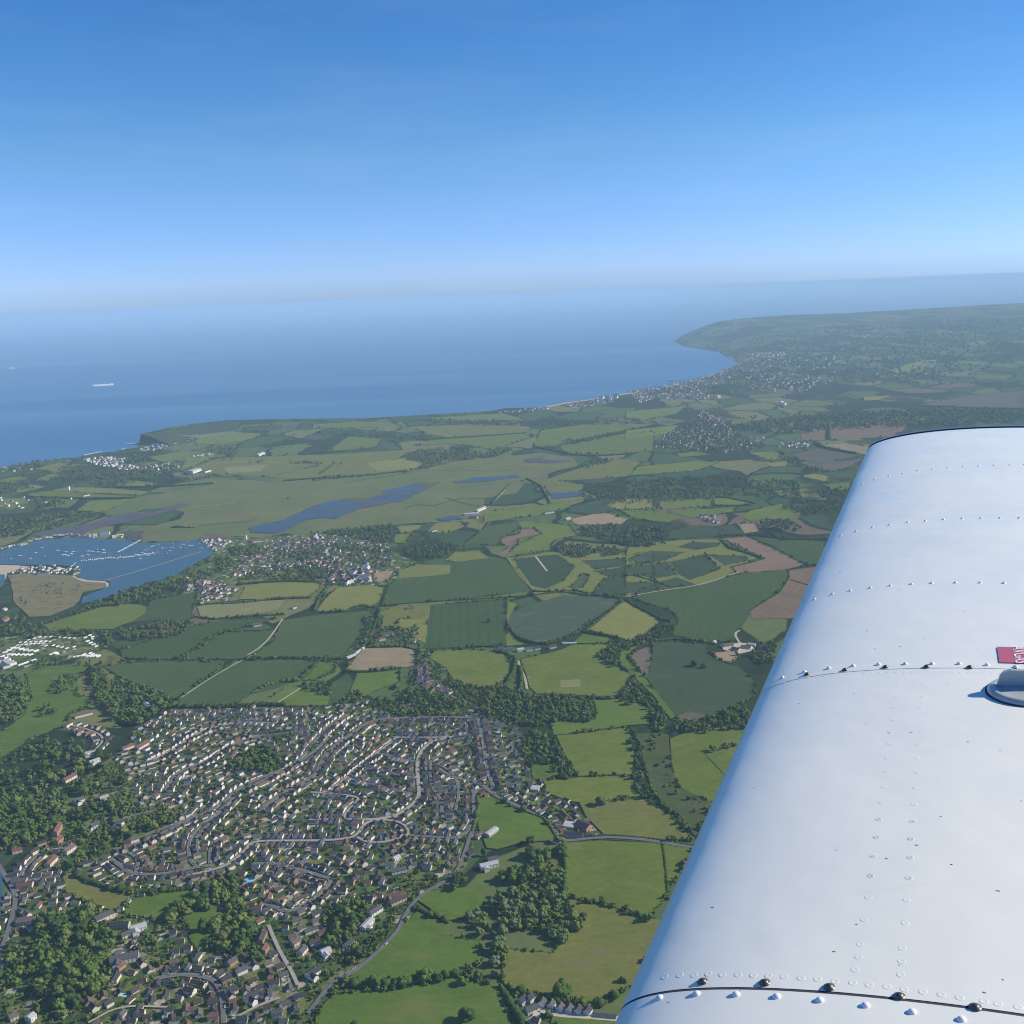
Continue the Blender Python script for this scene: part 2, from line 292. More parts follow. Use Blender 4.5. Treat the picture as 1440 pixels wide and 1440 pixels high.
# ------------------------------------------------------------------ what lies where (outlines read from the photograph, then laid on the ground)
COAST = '-60,672 0,659 27,655 52,650 78,646 93,644 107,644 118,640 137,637 160,635 173,632 195,629 192,625 198,622 197,613 204,609 217,606 240,601 270,596 320,591 400,589 520,588 600,583 690,578 710,574 760,573 800,565 853,558 907,548 938,543 985,532 1016,522 1037,513 1034,508 1016,499 1012,495 997,492 960,487 948,480'
FIELDS = [  # material, tile, outline
('marsh','L','600,1010 640,960 720,925 800,905 900,880 1000,885 1260,880 1440,870 1620,840 1860,810 2100,790 2280,770 2420,790 2440,825 2330,850 2230,880 2180,940 2050,960 2030,1010 1900,1060 1700,1070 1500,1095 1440,1100 1330,1120 1260,1115 1200,1110 1100,1130 870,1110 850,1135 700,1145 600,1140 600,1090 760,1050 780,1020 700,1000'),
('grass','L','815,690 980,680 1120,690 1030,720 830,740'),('olive','L','770,850 880,805 960,790 1440,775 1900,745 1940,800 1800,835 1440,868 1250,880 920,858'),('grass','L','760,850 890,800 870,780 790,785'),
('pale','L','945,832 1125,820 1100,848 960,856'),('yellow','L','940,803 1440,812 1440,819 940,808'),('olive','L','1155,861 1330,824 1345,826 1170,865'),
('yellow','L','470,912 540,886 660,898 645,915'),('yellow','L','230,925 300,915 450,918 640,935 610,950 430,940 250,945'),('grass','L','120,942 230,928 420,945 600,955 350,962 130,955'),('grass','L','380,972 560,965 510,992 440,1020 300,1032'),('grass','L','0,1000 0,965 100,960 130,980 40,1010'),
('grass','L','620,790 780,762 820,770 690,810'),('olive','L','140,840 250,810 290,815 240,850'),('grass','L','0,882 90,868 120,880 0,900'),('grass','L','150,882 220,858 270,862 200,890'),('yellow','L','60,925 130,905 200,912 80,940'),
('yellow','M','230,812 370,797 490,812 450,833 270,850'),('grass','M','60,765 150,702 300,710 265,745'),('grass','M','430,740 500,717 900,688 935,702 760,760 640,735'),('olive','M','400,662 700,648 925,660 870,688 560,705 480,690'),('grass','M','930,742 965,675 1200,642 1400,657 1310,678 1020,740'),
('grass','M','460,625 800,603 900,632 600,640'),('lush','M','0,650 180,640 330,640 380,660 190,665 0,665'),('grass','M','1040,742 1300,692 1440,682 1440,762 1200,780 1060,772'),('olive','M','1130,832 1290,795 1380,810 1330,870 1180,880 950,895'),
('olive','M','880,890 990,880 1150,905 1130,932 1000,950 980,920'),('grass','M','720,1062 720,1020 900,1000 1080,975 1085,998 960,1035'),('tan','M','1090,1050 1180,1030 1265,1022 1335,1045 1300,1072 1110,1076'),('yellow','M','1238,990 1290,970 1420,965 1440,985 1430,1006 1280,1010'),
('grass','M','1290,1016 1440,1006 1440,1060 1335,1045'),('dark','M','640,1150 730,1080 860,1063 870,1090 800,1130 780,1165'),('grass','M','868,1060 1080,1075 1115,1120 1020,1140 1000,1180 860,1200 815,1212 860,1160 965,1112 930,1088 880,1092'),
('brown','M','790,1130 820,1124 870,1114 880,1092 930,1086 966,1115 868,1132 866,1160 800,1212 780,1200 830,1165 795,1160'),('yellow','M','350,1082 460,1075 440,1100 370,1112'),('yellow','M','520,1066 620,1060 640,1082 560,1112 480,1105'),('grass','M','345,1115 420,1110 395,1152 345,1150'),
('yellow','M','560,1222 600,1190 700,1185 745,1215 600,1232'),('yellow','M','360,1270 440,1240 580,1245 580,1280 520,1290 360,1300'),('tan','M','255,1275 345,1265 325,1310 258,1322'),
('yellow','M','820,1215 1020,1185 1330,1205 1440,1180 1440,1310 1345,1380 1180,1370 1000,1365 930,1350'),('deep','M','850,1222 935,1210 1030,1200 1105,1252 1060,1310 980,1346 920,1330'),('deep','M','1130,1226 1330,1216 1352,1245 1190,1262'),('deep','M','1190,1270 1380,1245 1500,1232 1500,1285 1250,1292'),
('deep','M','1180,1366 1250,1302 1350,1290 1440,1312 1520,1340 1380,1372'),('dark','M','1090,1342 1140,1277 1167,1292 1140,1342'),('deep','M','1340,1216 1440,1188 1510,1200 1440,1235 1370,1242'),
('dark','W','537,852 547,824 556,815 640,807 641,793 712,788 748,831 660,842'),('drill','W','596,913 606,851 713,843 712,860 714,905 650,911'),('yellow','W','540,858 605,852 598,905 560,885 535,885'),('grass','C','130,95 200,118 145,190 135,240 190,315 240,345 130,355'),
('slaty','C','135,230 145,190 200,140 345,100 440,70 600,75 770,95 740,125 620,200 540,265 460,300 350,335 250,335 190,310 150,265'),('yellow','C','580,265 690,180 790,98 830,125 930,170 1000,215 960,260 880,300 830,330 760,305 700,290'),
('dark','W','888,841 931,826 985,823 1036,808 1107,802 1110,812 1098,831 1060,858 1043,882 1030,903 992,902 945,893 955,872 943,858 915,850'),('brown','Q','588,1084 720,1070 700,1140 640,1260 455,1262 450,1232 560,1165 592,1110'),
('brown','Q','350,972 440,965 520,1000 650,1066 590,1082 400,1096 385,1075 500,1045'),('dark','Q','450,965 590,975 725,980 720,1070 650,1065 540,1005'),('tan','Q','400,920 470,915 482,945 430,952'),('grass','Q','410,890 450,870 560,845 640,875 620,900 440,905'),('yellow','Q','630,742 690,736 740,747 722,764 650,752'),
('grass','Q','712,775 820,765 800,797 742,797'),('yellow','Q','500,700 590,690 610,706 530,712'),('grass','Q','318,826 380,822 460,840 410,856 320,850'),('grass','Q','108,836 310,824 312,854 130,866'),('yellow','Q','0,828 90,828 112,864 0,866'),('grass','Q','-60,880 110,868 200,892 160,912 0,900'),
('lush','Q','150,872 400,857 390,875 240,896'),('grass','Q','20,742 40,712 250,690 335,696 250,726'),('grass','Q','0,512 230,490 180,520 60,545 0,540'),('grass','Q','0,580 190,560 200,585 0,612'),('deep','Q','130,950 240,925 322,925 330,962 150,972'),('deep','Q','330,925 400,920 430,955 340,966'),
('yellow','Q','0,1010 90,985 240,975 350,975 480,1045 380,1075 400,1098 270,1142 180,1112 0,1180'),('deep','Q','20,1040 90,1015 215,1020 140,1050 40,1066'),('deep','Q','160,1056 290,1030 342,1082 230,1122 190,1100'),('deep','Q','185,1002 240,984 345,986 330,1000 250,1012'),('deep','Q','305,1032 430,1034 445,1050 360,1068'),
('deep','Q','0,1075 150,1060 190,1102 100,1117 40,1098 0,1102'),('deep','Q','0,1130 110,1130 185,1112 262,1140 130,1148 0,1172'),
('brown','Q','630,592 740,556 1010,546 1020,576 960,602 760,616 640,616'),('mauve','Q','600,667 690,646 840,671 700,702 610,682'),('tan','Q','690,632 800,628 880,640 870,668 760,647'),('mauve','Q','650,702 860,682 830,702 740,732 660,712'),('mauve','Q','1060,490 1250,455 1440,440 1440,500 1300,500'),
('yellow','Q','1225,262 1320,257 1300,272 1240,272'),('yellow','Q','945,366 1060,330 1130,325 1100,350 980,376'),('grass','Q','380,540 470,532 440,556 380,558'),('yellow','Q','860,462 960,455 920,472 860,475'),('grass','Q','180,662 270,655 300,668 200,676'),('grass','Q','440,660 550,656 560,682 520,688'),
# middle distance, left
('grass','A','240,232 330,210 560,140 700,115 790,125 840,140 800,190 740,220 680,240 640,260 400,265 280,270'),('dark','A','850,100 1120,50 1100,110 1080,160 1090,200 1000,215 860,210 740,225 810,180'),('pale','W','277,853 300,850 340,847 400,844 392,857 370,863 340,866 300,870 282,868'),
('yellow','W','335,843 345,825 370,820 440,818 452,822 440,838 400,843'),('dark','A','690,432 680,380 900,310 1120,235 1260,210 1440,200 1560,200 1300,268 1200,300 1010,430'),('dark','A','1020,430 1260,285 1440,275 1540,268 1500,340 1390,410 1360,430'),
('dark','A','580,470 720,450 1000,440 1120,440 1290,470 1140,560 1000,655 950,640 820,590 660,520'),('dark','A','1350,440 1610,430 1790,440 1750,490 1650,550 1560,590 1430,620 1330,680 1000,692 1010,660 1150,565 1300,475'),
('dark','B','60,415 180,330 230,210 400,185 720,155 740,170 690,260 640,340 580,420 430,432'),('yellow','B','420,160 470,90 540,25 720,10 800,30 780,90 760,130 640,130 580,155'),('tan','B','580,495 680,370 900,365 970,380 965,470 880,480 720,495'),('lush','B','650,510 880,500 890,560 740,610 690,640 610,610'),
('lush','B','430,440 540,450 520,500 420,545 340,550 400,490'),('lush','B','130,670 250,590 330,580 440,630 500,640 480,690 380,695 180,690'),('olive','B','770,140 920,130 1060,130 1040,200 890,200 860,250 770,260'),
('lush','A','240,470 500,455 540,490 430,540 440,640 540,640 500,700 400,740 380,800 300,830 180,880 0,990 0,850 130,750 180,640 150,520'),
('grass','W','603,925 612,916 640,914 685,915 697,917 712,922 720,934 715,950 710,960 695,968 665,968 640,960 627,940'),
('dune','J','60,660 200,640 420,650 620,660 700,695 850,712 925,740 900,760 700,800 670,870 620,920 420,1000 250,1010 130,900 110,800'),('sand','J','0,570 130,572 300,590 250,610 60,640 50,690 -20,660'),('sand','J','620,640 690,625 660,650 640,680 880,705 920,725 915,765 900,755 890,722 700,710 612,672'),
# near, right of the town
('grass','C','210,430 350,400 430,380 500,350 700,345 690,370 650,410 680,440 750,475 835,520 800,550 790,610 740,635 630,640 430,625 300,625 260,590 240,520'),('pale','C','430,550 545,545 545,585 437,590'),('lush','C','500,340 560,290 700,310 720,345'),
('deep','C','950,340 1060,330 1250,345 1280,420 1390,465 1440,470 1530,560 1520,640 1440,690 1390,710 1250,765 1100,780 1040,700 960,600 920,540 880,500 820,420 850,385'),('bare','C','822,420 850,385 945,350 950,420 920,540 880,500'),('bare','C','1085,755 1150,725 1265,745 1200,770 1110,782'),('lush','C','730,430 800,370 930,340 850,385 820,420 880,500 960,600 1040,700 1100,782 1050,765 960,640 840,525'),
('lush','C','630,665 750,655 920,690 935,740 930,795 800,805 690,825 400,860 375,785 630,770'),('grass','C','410,862 690,828 800,815 830,870 845,960 835,1080 640,1085 540,1095 500,1050 450,950'),('grass','C','340,1115 540,1097 640,1090 840,1090 860,1150 890,1200 720,1225 560,1240 480,1230 350,1180'),
('olive','C','540,1240 700,1230 900,1215 960,1260 1040,1300 1120,1370 1165,1450 1000,1450 680,1420 580,1320'),('lush','C','265,1022 380,1015 420,1060 420,1095 280,1110'),('grass','C','1050,880 1150,840 1440,790 1560,900 1360,1090 1290,1230 1220,1240 1100,1150 1060,1050'),('scrub','C','860,850 1040,850 1060,1050 1100,1150 1290,1240 1200,1440 1130,1360 950,1180 900,1000'),
('lush','F','310,10 410,5 560,80 740,130 790,200 825,250 780,285 600,295 450,340 380,330 330,200 315,100'),('grass','F','885,300 1100,285 1450,300 1700,330 1440,740 1370,770 1150,690 880,640'),('olive','F','880,650 1150,697 1400,778 1500,790 1400,1150 1200,1265 1060,1330 960,1300 700,1260 480,1200 470,1080 520,970 800,1000 870,870 980,800'),
('lush','W','440,1445 450,1420 470,1398 560,1392 600,1385 645,1375 680,1382 700,1393 712,1420 727,1450'),('lush','F','0,610 250,580 330,600 380,650 340,700 290,740 230,780 120,790 60,740 0,700 -60,660 -40,630'),('lush','W','587,1283 600,1291 625,1297 622,1315 675,1325 678,1353 655,1366 611,1373 540,1378 500,1382 478,1390 500,1367 545,1329 567,1302'),
('olive','D','400,510 460,500 560,545 700,590 860,625 840,650 760,720 650,720 420,610'),('lush','D','870,640 1280,585 1300,600 1180,660 1080,700 1060,760 1000,780 800,750 775,720'),('lush','D','1150,750 1290,700 1400,680 1420,760 1360,850 1360,940 1250,990 1200,900 1170,800'),('lush','F','470,1210 700,1275 960,1315 1060,1335 1010,1340 600,1275 520,1250'),
('yard','C','1330,352 1400,345 1440,338 1500,345 1530,380 1440,402 1350,378'),('tan','C','1290,395 1400,385 1440,420 1390,455 1310,430'),('lush','F','800,1395 1000,1405 1210,1430 1200,1460 780,1460'),
]
WATERS = [('harbour','L','-60,1195 0,1190 60,1170 180,1140 330,1125 450,1135 540,1140 590,1155 700,1150 830,1140 870,1150 890,1170 900,1195 870,1215 780,1265 720,1300 620,1320 500,1370 340,1410 350,1380 440,1345 465,1330 460,1315 370,1310 310,1290 350,1275 320,1255 240,1245 130,1245 0,1243 -60,1243'),
('harbour','L','-300,1290 20,1285 22,1310 8,1340 -300,1400'),('harbour','D','-200,490 14,490 18,560 16,640 0,800 -200,900'),
('mud','L','140,1122 250,1090 380,1070 470,1040 560,1020 640,1025 760,985 800,990 740,1010 640,1040 560,1060 430,1085 350,1108 200,1128'),('mud','L','520,1105 610,1100 600,1150 540,1140'),
('pond','M','5,1000 60,985 130,965 250,960 300,930 430,900 540,895 480,925 420,950 370,980 290,975 200,995 100,1050 40,1045 -60,1060 -20,1030'),('pond','M','590,892 700,874 860,864 880,873 740,892 610,900'),('pond','M','1000,940 1140,935 1120,955 1010,966'),('pond','L','1050,1088 1120,1070 1200,1055 1340,990 1440,968 1460,990 1270,1065 1160,1112 1060,1108'),('mud','M','200,1000 250,975 350,975 300,990 180,1010'),
('mud','M','890,800 940,790 990,780 960,800 1100,805 1000,815 900,812'),('pond','M','520,1050 600,1035 640,1050 540,1060')]
# roads: name, tile, path, width in metres, material, houses along it? (spacing, set-back) or None
ROADS = [
('the lane past the sheep fields','F','1700,330 1440,285 1200,262 1050,268 930,282 880,285',7,'road',None),
('the road beside the triangular paddock','F','880,285 830,250 790,200 750,150 640,95 500,30 430,0 330,-90 180,-110 60,-180',6,'road',(11.5,13)),
('the long straight street','C','60,1170 20,1050 0,900 -20,800 -45,735',7,'road',(8.5,11)),
('the curving hedge-lined lane','E','600,1380 660,1300 720,1220 800,1160 900,1110 1020,1010 1110,920 1180,840 1210,760 1270,670 1360,600 1440,560 1540,490 1590,370 1620,270 1660,170 1670,80 1650,0 1640,-40',6,'road',None),
('the road down the east side','B','1200,1440 1290,1390 1310,1290 1300,1190 1330,1160 1400,1165',6,'road',(11,12)),
('the northern avenue','B','620,850 720,775 860,762 1100,755 1290,760',8,'road',(11,14)),
('the wide diagonal avenue','B','100,1290 160,1230 330,1130 420,1080 450,1000 500,930 620,850',8,'road',(12,14)),
('the upper diagonal street','B','0,1170 170,1090 330,1000 400,900 500,800 590,740',6,'road',(11,12)),
('the long crescent','B','1180,870 1080,890 1010,940 985,1010 990,1090 1000,1180 985,1230 880,1310 780,1330 690,1335',7,'lane',(11,13)),
('the inner diagonal street','B','500,1170 560,1120 680,1020 800,930 880,870',5,'lane',(9.5,11)),
('the first cross terrace','B','770,960 880,985 985,1010',4,'road',(9,10)),
('the second cross terrace','B','690,1040 830,1070 990,1105',4,'road',(9,10)),
('the third cross terrace','B','600,1100 760,1140 960,1190',4,'road',(9,10)),
('the looped close','B','390,1180 540,1190 640,1205 660,1222 610,1270 560,1330 690,1335',5,'lane',(9.5,11)),
('the lower close','B','380,1335 560,1330',5,'lane',(9.5,10)),
('the east gardens','B','1060,1000 1060,1140 1120,1210 1130,1330',4,'road',(13,11)),
('the second east gardens','B','1060,1000 1180,1060 1230,1160 1200,1290',4,'road',(13,11)),
('the top rise','B','860,870 1000,872 1180,870 1290,850',5,'lane',(10,11)),
('the west ridge street','A','1560,790 1340,785 1200,815 1090,855 980,940 860,1000 700,1040',5,'lane',(11,12)),
('the second west street','A','1750,830 1560,850 1420,870 1280,920 1160,1010 1000,1060 920,1180',4,'road',(11,12)),
('the top west row','A','940,740 1080,735 1240,735 1400,730 1600,730 1720,730',4,'road',(10,9)),
('the west hill road','A','700,1450 800,1430 950,1370 1200,1285 1350,1150 1440,1110 1640,1030 1760,960 1840,880',6,'road',(11.5,12)),
('the bottom through road','E','-130,500 0,470 110,430 200,350 240,290 400,285 700,285 860,270 920,240 960,170 1040,155 1170,130',6,'lane',(10.5,12)),
('the teardrop close','E','910,262 960,290 1040,300 1150,280 1240,250 1230,200 1170,160 1040,150 970,170',5,'lane',(11,11)),
('the lane east of the close','E','1240,250 1440,265 1580,270',5,'road',(12,12)),
('the bent cul-de-sac','E','250,430 420,430 560,470 680,510 750,525 720,580 600,680 460,745 370,690 290,690',6,'road',(12,13)),
('the short west street','E','130,10 80,60 0,140 -110,270',6,'road',(11,12)),
('the drive behind the white houses','E','350,820 390,920 440,1020 490,1100 535,1200',5,'lane',None),
('the lane among the bottom gardens','E','120,1420 190,1380 290,1330 420,1280',4,'lane',None),
('the bottom left lane','D','980,1160 1060,1145 1150,1130 1330,1150 1390,1210 1410,1290 1420,1440',6,'road',(12,12)),
('the terrace road','D','700,400 760,440 820,490 900,500 1060,495 1250,450 1350,440',6,'road',(11.5,12)),
('the sloping side street','D','1440,60 1260,190 1190,290 1200,410 1250,450',5,'road',(11,11)),
('the hillside street','D','720,340 900,300 1060,220 1200,150 1300,60',5,'road',(11,12)),
('the small spur road','D','860,490 880,400 820,360',5,'road',(11,11)),
('the middle side street','D','1440,250 1330,300 1330,430',4,'road',(11,11)),
('the shore village road','D','60,560 130,540 250,530 380,510',5,'road',(13,12)),
('the old village street','D','90,700 110,560 150,460 250,360 380,330 500,330',5,'road',(13,11)),
('the wooded hillside drive','D','540,180 720,170 850,120 1000,90',4,'road',(20,14)),
('the upper wooded drive','A','380,800 480,820 600,870 520,960',4,'lane',(19,12)),
('the seafront road','D','-60,380 0,450 40,520 80,580 105,650 80,760 40,900 5,990 -60,1100',7,'road',None),
('the north street','B','1010,470 1020,560 1080,590 1200,650 1340,700 1320,760',5,'road',(9,10)),
('the garden terrace','E','340,480 420,480 520,520 620,560',3,'road',(9,9)),
('the bottom gardens','D','560,1440 760,1330 1060,1340',3,'track',None),
('the holiday park drive','A','0,480 30,440 120,340 330,300',6,'lane',None),
('the cottage drive','F','640,1440 700,1400 690,1345 790,1385 1020,1400 1210,1415',9,'yard',None),
('the field drive','C','195,440 205,480 235,540 245,600',6,'track',None),
('the farm track','C','820,80 860,70 1000,45 1220,15 1440,-60',5,'track',None),
('the curving farm track','C','1440,270 1410,290 1440,340',6,'track',None),
('the harbour causeway','L','445,1312 600,1268 850,1190',5,'track',None),
('the crop headland','M','820,1215 870,1290 930,1350',8,'yellow',None),
('the first marsh ditch','K','380,310 520,320 640,325 840,342 960,340',7,'scrub',None),('the second marsh ditch','K','0,412 200,388 370,362',8,'scrub',None),('the third marsh ditch','K','240,720 480,690 660,690 740,640',6,'scrub',None),('the fourth marsh ditch','K','160,560 420,540 560,520',5,'track',None),('the fifth marsh ditch','M','380,1010 440,985 500,1000 620,960 740,965',6,'scrub',None),('the sixth marsh ditch','M','560,960 640,985 720,1000',5,'scrub',None),('the seventh marsh ditch','M','130,900 300,870 560,840 780,850 900,830',6,'scrub',None),
('the light strip in the crop','M','938,1208 988,1272',7,'track',None),
('the marsh track','M','755,985 780,960 830,905',9,'track',None),
('the green village road','K','560,1110 760,1040 1000,1000 1440,930',6,'yellow',None),
('the boundary field path','B','190,685 330,595',4,'track',None),('the ridge path','A','1010,655 1150,560 1300,470 1440,400',4,'track',None),
('the diagonal crop path','B','30,410 100,370 160,310 230,205',5,'track',None),
]
# woods: name, tile, outline, spacing m, tree size range m
WOODS = [
('the wood above the seafront village','D','0,20 60,0 430,0 420,120 340,180 330,220 100,340 0,330 -100,200',8.5,(9,15)),
('the tall wood behind the seafront','D','230,800 330,740 560,690 700,820 740,900 690,1000 700,1130 760,1190 600,1290 430,1300 380,1420 330,1290 230,1230',8.5,(9,15)),
('the shaded slope behind the seafront','D','100,880 230,850 225,1200 60,1180 0,1000',12,(7,12)),
('the trees between the two lower paddocks','D','1080,690 1180,650 1290,590 1480,560 1520,640 1440,690 1290,700 1150,760 1060,730',10,(10,15)),
('the tall belt left of the gardens','E','110,500 160,520 210,700 290,950 270,1060 220,1000 150,850 100,700',9,(10,15)),
('the garden trees under the tree belt','E','0,500 120,500 100,640 0,650',9,(9,14)),
('the clump below the lower paddock','E','-80,830 60,720 130,760 200,960 120,1050 0,1030 -60,960',10,(9,14)),
('the trees around the white houses','E','690,700 800,650 900,650 980,700 960,830 870,880 870,920 960,960 920,1060 850,1040 700,920 680,760',10,(9,15)),
('the trees behind the tile-hung house','E','800,560 1000,560 1110,600 1020,640 900,650',14,(7,11)),
('the lone wood in the lower fields','F','440,610 620,565 760,590 870,650 1000,720 1000,790 900,860 860,960 820,900 660,830 540,830 450,800 400,650',7.5,(8,13)),
('the belt left of the lone wood','F','260,740 330,730 420,820 520,870 490,1000 450,1130 400,1180 400,1060 440,880 300,850',10,(9,14)),
('the trees around the white mansion','F','300,350 450,345 780,330 870,280 880,560 820,610 640,540 560,590 480,530 490,440 440,390',11,(9,15)),
('the copse by the lane bend','F','20,560 60,520 150,480 250,500 240,560 130,590',9,(8,13)),
('the hedge trees along the bottom field','F','40,1150 110,1120 200,1130 260,1090 350,1070 360,1130 230,1160 100,1170',11,(8,12)),
('the long wood behind the street','C','0,590 120,570 240,630 400,625 610,635 640,720 620,770 370,775 360,790 280,800 100,780 0,740',8.5,(9,13)),
('the garden wood behind the street','C','220,880 300,820 390,850 430,930 510,1060 500,1090 420,1090 380,1010 210,1010 190,940',9,(8,13)),
('the oval copse in the fields','C','640,400 720,355 780,360 760,440 740,465 690,440',8,(8,13)),
('the hedgerow oaks','C','750,310 840,330 960,260 1060,210 1080,240 960,310 820,370 750,360',9,(8,13)),
('the stream-side wood','C','760,600 850,540 900,570 960,640 1000,690 1030,760 1000,850 960,800 930,740 920,680 770,670',9,(8,13)),
('the wood under the dark crop','C','1040,790 1250,760 1390,700 1480,690 1500,800 1250,830 1080,830',9,(8,13)),
('the left hedge of the valley','C','790,820 830,810 880,880 895,960 885,1060 900,1130 960,1180 930,1210 880,1160 850,1100 860,980',9,(7,11)),
('the valley scrub','C','870,840 1040,840 1050,1000 1080,1130 1180,1200 1290,1250 1180,1300 1100,1200 1010,1130 900,1000',17,(5,9)),
('the lower valley hedge','C','940,1190 1010,1220 1080,1290 1160,1350 1190,1440 1140,1370 1050,1310',10,(6,10)),
('the farm trees by the wing','C','1500,400 1560,330 1640,330 1640,440 1540,450',9,(8,12)),('the trees below the country house','D','820,900 1080,880 1120,980 1030,1110 920,1090 860,1010',11,(8,12)),('the trees beside the hotel wing','D','560,690 700,740 600,760 590,830 540,800',9,(8,12)),('the three trees by the wing','C','1250,930 1410,890 1420,920 1260,950',11,(7,10)),
('the parkland clump','A','280,600 300,540 420,500 410,590 330,630',12,(8,12)),
('the second parkland clump','A','190,690 290,680 320,720 240,750',10,(8,12)),
('the big park wood','A','490,480 560,470 600,540 770,570 890,600 970,650 940,700 880,760 760,790 640,760 600,700 520,680 540,640 520,560',9.5,(10,16)),
('the left park wood','A','0,520 120,530 160,620 130,720 0,800 -80,700',10,(9,15)),
('the wooded hill gardens','A','0,990 180,900 320,850 400,870 640,960 760,1180 700,1380 400,1440 0,1440 -60,1200',14,(8,15)),
('the lower wooded gardens','D','430,30 700,10 900,60 1180,80 1100,170 820,260 660,400 420,470 300,430 520,340 420,250',12,(8,14)),
('the estate pocket wood','B','-20,960 130,900 200,960 240,1040 100,1080 0,1060 -90,1040',9.5,(8,14)),
('the upper estate trees','B','150,830 300,820 300,870 200,900',11,(7,11)),
('the estate centre trees','E','130,60 400,20 480,60 380,130 180,130',16,(7,11)),
('the north estate woods','B','760,620 1000,590 1280,640 1440,680 1380,740 1200,750 830,750 690,700',12,(8,13)),
('the belt under the round field','B','1150,520 1280,570 1440,600 1440,680 1340,650 1180,580',11,(8,12)),
('the paddock trees','B','330,570 440,545 510,560 500,620 420,620',10,(8,12)),('the trees below the tan field','B','560,640 660,600 700,650 620,690 550,690',10,(8,13)),('the trees above the tan field','B','700,330 760,260 1000,230 1020,340 940,350 720,360',13,(7,12)),('the left tree line','B','690,180 740,180 720,300 650,370 620,360 680,280',10,(7,11)),('the street trees above','B','980,350 1050,370 1040,470 990,470',10,(8,12)),
('the shore belt','A','200,230 400,165 600,95 720,45 850,5 1000,-10 1000,40 850,60 700,110 500,150 330,205 240,240',11,(8,13)),('the left lane trees','A','-20,180 130,190 220,250 600,265 600,290 170,300 -20,280',12,(8,12)),('the copse above the dark field','A','660,270 800,240 900,210 1090,215 1080,250 900,320 800,320 680,300',11,(8,13)),('the holiday park trees','A','140,440 330,380 420,430 590,430 560,460 240,465',14,(7,11)),('the chalet trees','A','540,300 620,280 640,350 740,345 720,360 560,360',11,(8,11)),
('the harbour belt','L','340,1425 520,1350 700,1300 860,1225 960,1200 1000,1240 860,1300 740,1370 450,1425',13,(9,14)),('the village trees','K','500,900 740,870 760,940 520,960',10,(9,13)),('the lower village trees','K','560,1180 700,1090 1000,1040 1240,1060 1230,1180 900,1190',11,(8,13)),
('the field corner belt','B','400,160 480,0 560,-60 610,-70 520,30 450,110 420,150',13,(9,13)),
('the marsh edge wood','M','380,1170 480,1140 620,1160 580,1210 420,1225',14,(9,14)),('the village back trees','M','-20,1110 130,1090 330,1070 340,1130 300,1150 100,1110',12,(9,13)),('the east wood','M','1010,1160 1100,1150 1240,1170 1330,1180 1300,1200 1100,1205 1030,1190',11,(9,14)),('the larger east wood','M','1090,1085 1250,1070 1440,1080 1500,1100 1480,1165 1300,1150 1150,1120',12,(9,14)),
('the marsh north wood','M','360,790 420,760 620,740 720,770 830,745 840,765 740,790 560,800 500,830 270,860 0,885 0,875 400,850 490,815',17,(10,16)),('the ridge wood','M','0,685 100,672 380,690 560,705 400,710 0,690',20,(11,17)),('the coast belt','M','430,630 600,650 950,655 1380,645 1410,660 1380,625 960,637 480,625',22,(11,17)),('the slope wood','M','1030,740 1060,715 1200,700 1310,675 1190,715 1080,735',20,(10,15)),('the east hedge wood','M','1100,830 1160,800 1280,790 1240,815 1120,838',18,(10,15)),('the scrub woods','M','1120,965 1180,900 1440,880 1560,900 1700,960 1500,975 1240,985',20,(9,15)),
('the far ridge woods','Q','380,565 480,545 640,525 900,510 1300,500 1440,520 1440,545 1060,560 750,575 520,590',24,(14,24)),('the far town trees','Q','100,640 200,560 290,520 380,580 500,640 300,660',25,(11,18)),('the river wood','Q','540,650 600,670 650,705 740,725 720,735 620,715 560,675',18,(11,17)),('the thicket right of the crop','Q','480,905 590,900 640,930 600,945 500,935',13,(9,14)),('the farm wood','Q','-40,930 80,920 170,940 130,990 0,1000',14,(9,14)),('the wing-side wood','Q','560,860 600,830 690,830 740,850 690,800 830,770 780,860 640,885',16,(9,15)),('the village street trees','M','0,1180 130,1150 330,1180 330,1240 60,1300 -100,1260',17,(8,13)),('the upper village trees','K','780,940 1100,880 1440,870 1440,960 1000,1000 800,1020',17,(8,12)),('the dune bushes','J','270,750 400,715 700,725 690,750 520,825 380,805 270,810',15,(3,7)),('the dune house trees','J','150,840 230,825 270,860 240,895 160,890',13,(4,8)),('the seaside town trees','Q','60,450 290,390 400,350 440,330 640,300 760,320 640,420 420,440 250,470',40,(10,18)),('the hill copses','Q','420,260 700,210 1100,180 1440,170 1440,300 1150,420 760,400 560,330',95,(14,30)),('the moor scrub','Q','0,760 300,740 620,760 640,820 300,815 0,820',17,(7,14)),
('the harbour north wood','L','370,880 600,840 680,850 640,890 470,915 380,900',20,(10,16)),('the estuary wood','L','-20,1040 100,1050 330,1010 440,1030 250,1080 100,1110 -20,1130',15,(10,15)),('the farm belt','L','120,960 260,955 290,990 180,1010',18,(10,15)),('the headland wood','L','600,692 800,655 830,670 700,700',24,(10,15)),('the long dark wood','L','240,880 280,820 370,850 640,835 760,800 740,850 600,850 380,885',19,(10,16)),('the airfield trees','L','870,740 1020,735 990,780 880,770',20,(10,15)),('the coast wood','L','-20,840 130,800 280,795 200,820 0,860',22,(10,15)),('the left farms','L','-20,900 120,890 140,920 -20,940',18,(10,14)),('the caravan wood','L','480,780 620,775 610,815 500,805',20,(10,15)),('the hangar trees','L','700,880 900,860 920,870 720,895',18,(9,13)),('the field trees','L','1150,740 1200,705 1250,690 1230,720',22,(10,15)),('the ridge trees','L','1000,660 1190,650 1190,670 1030,685',22,(11,16)),
]
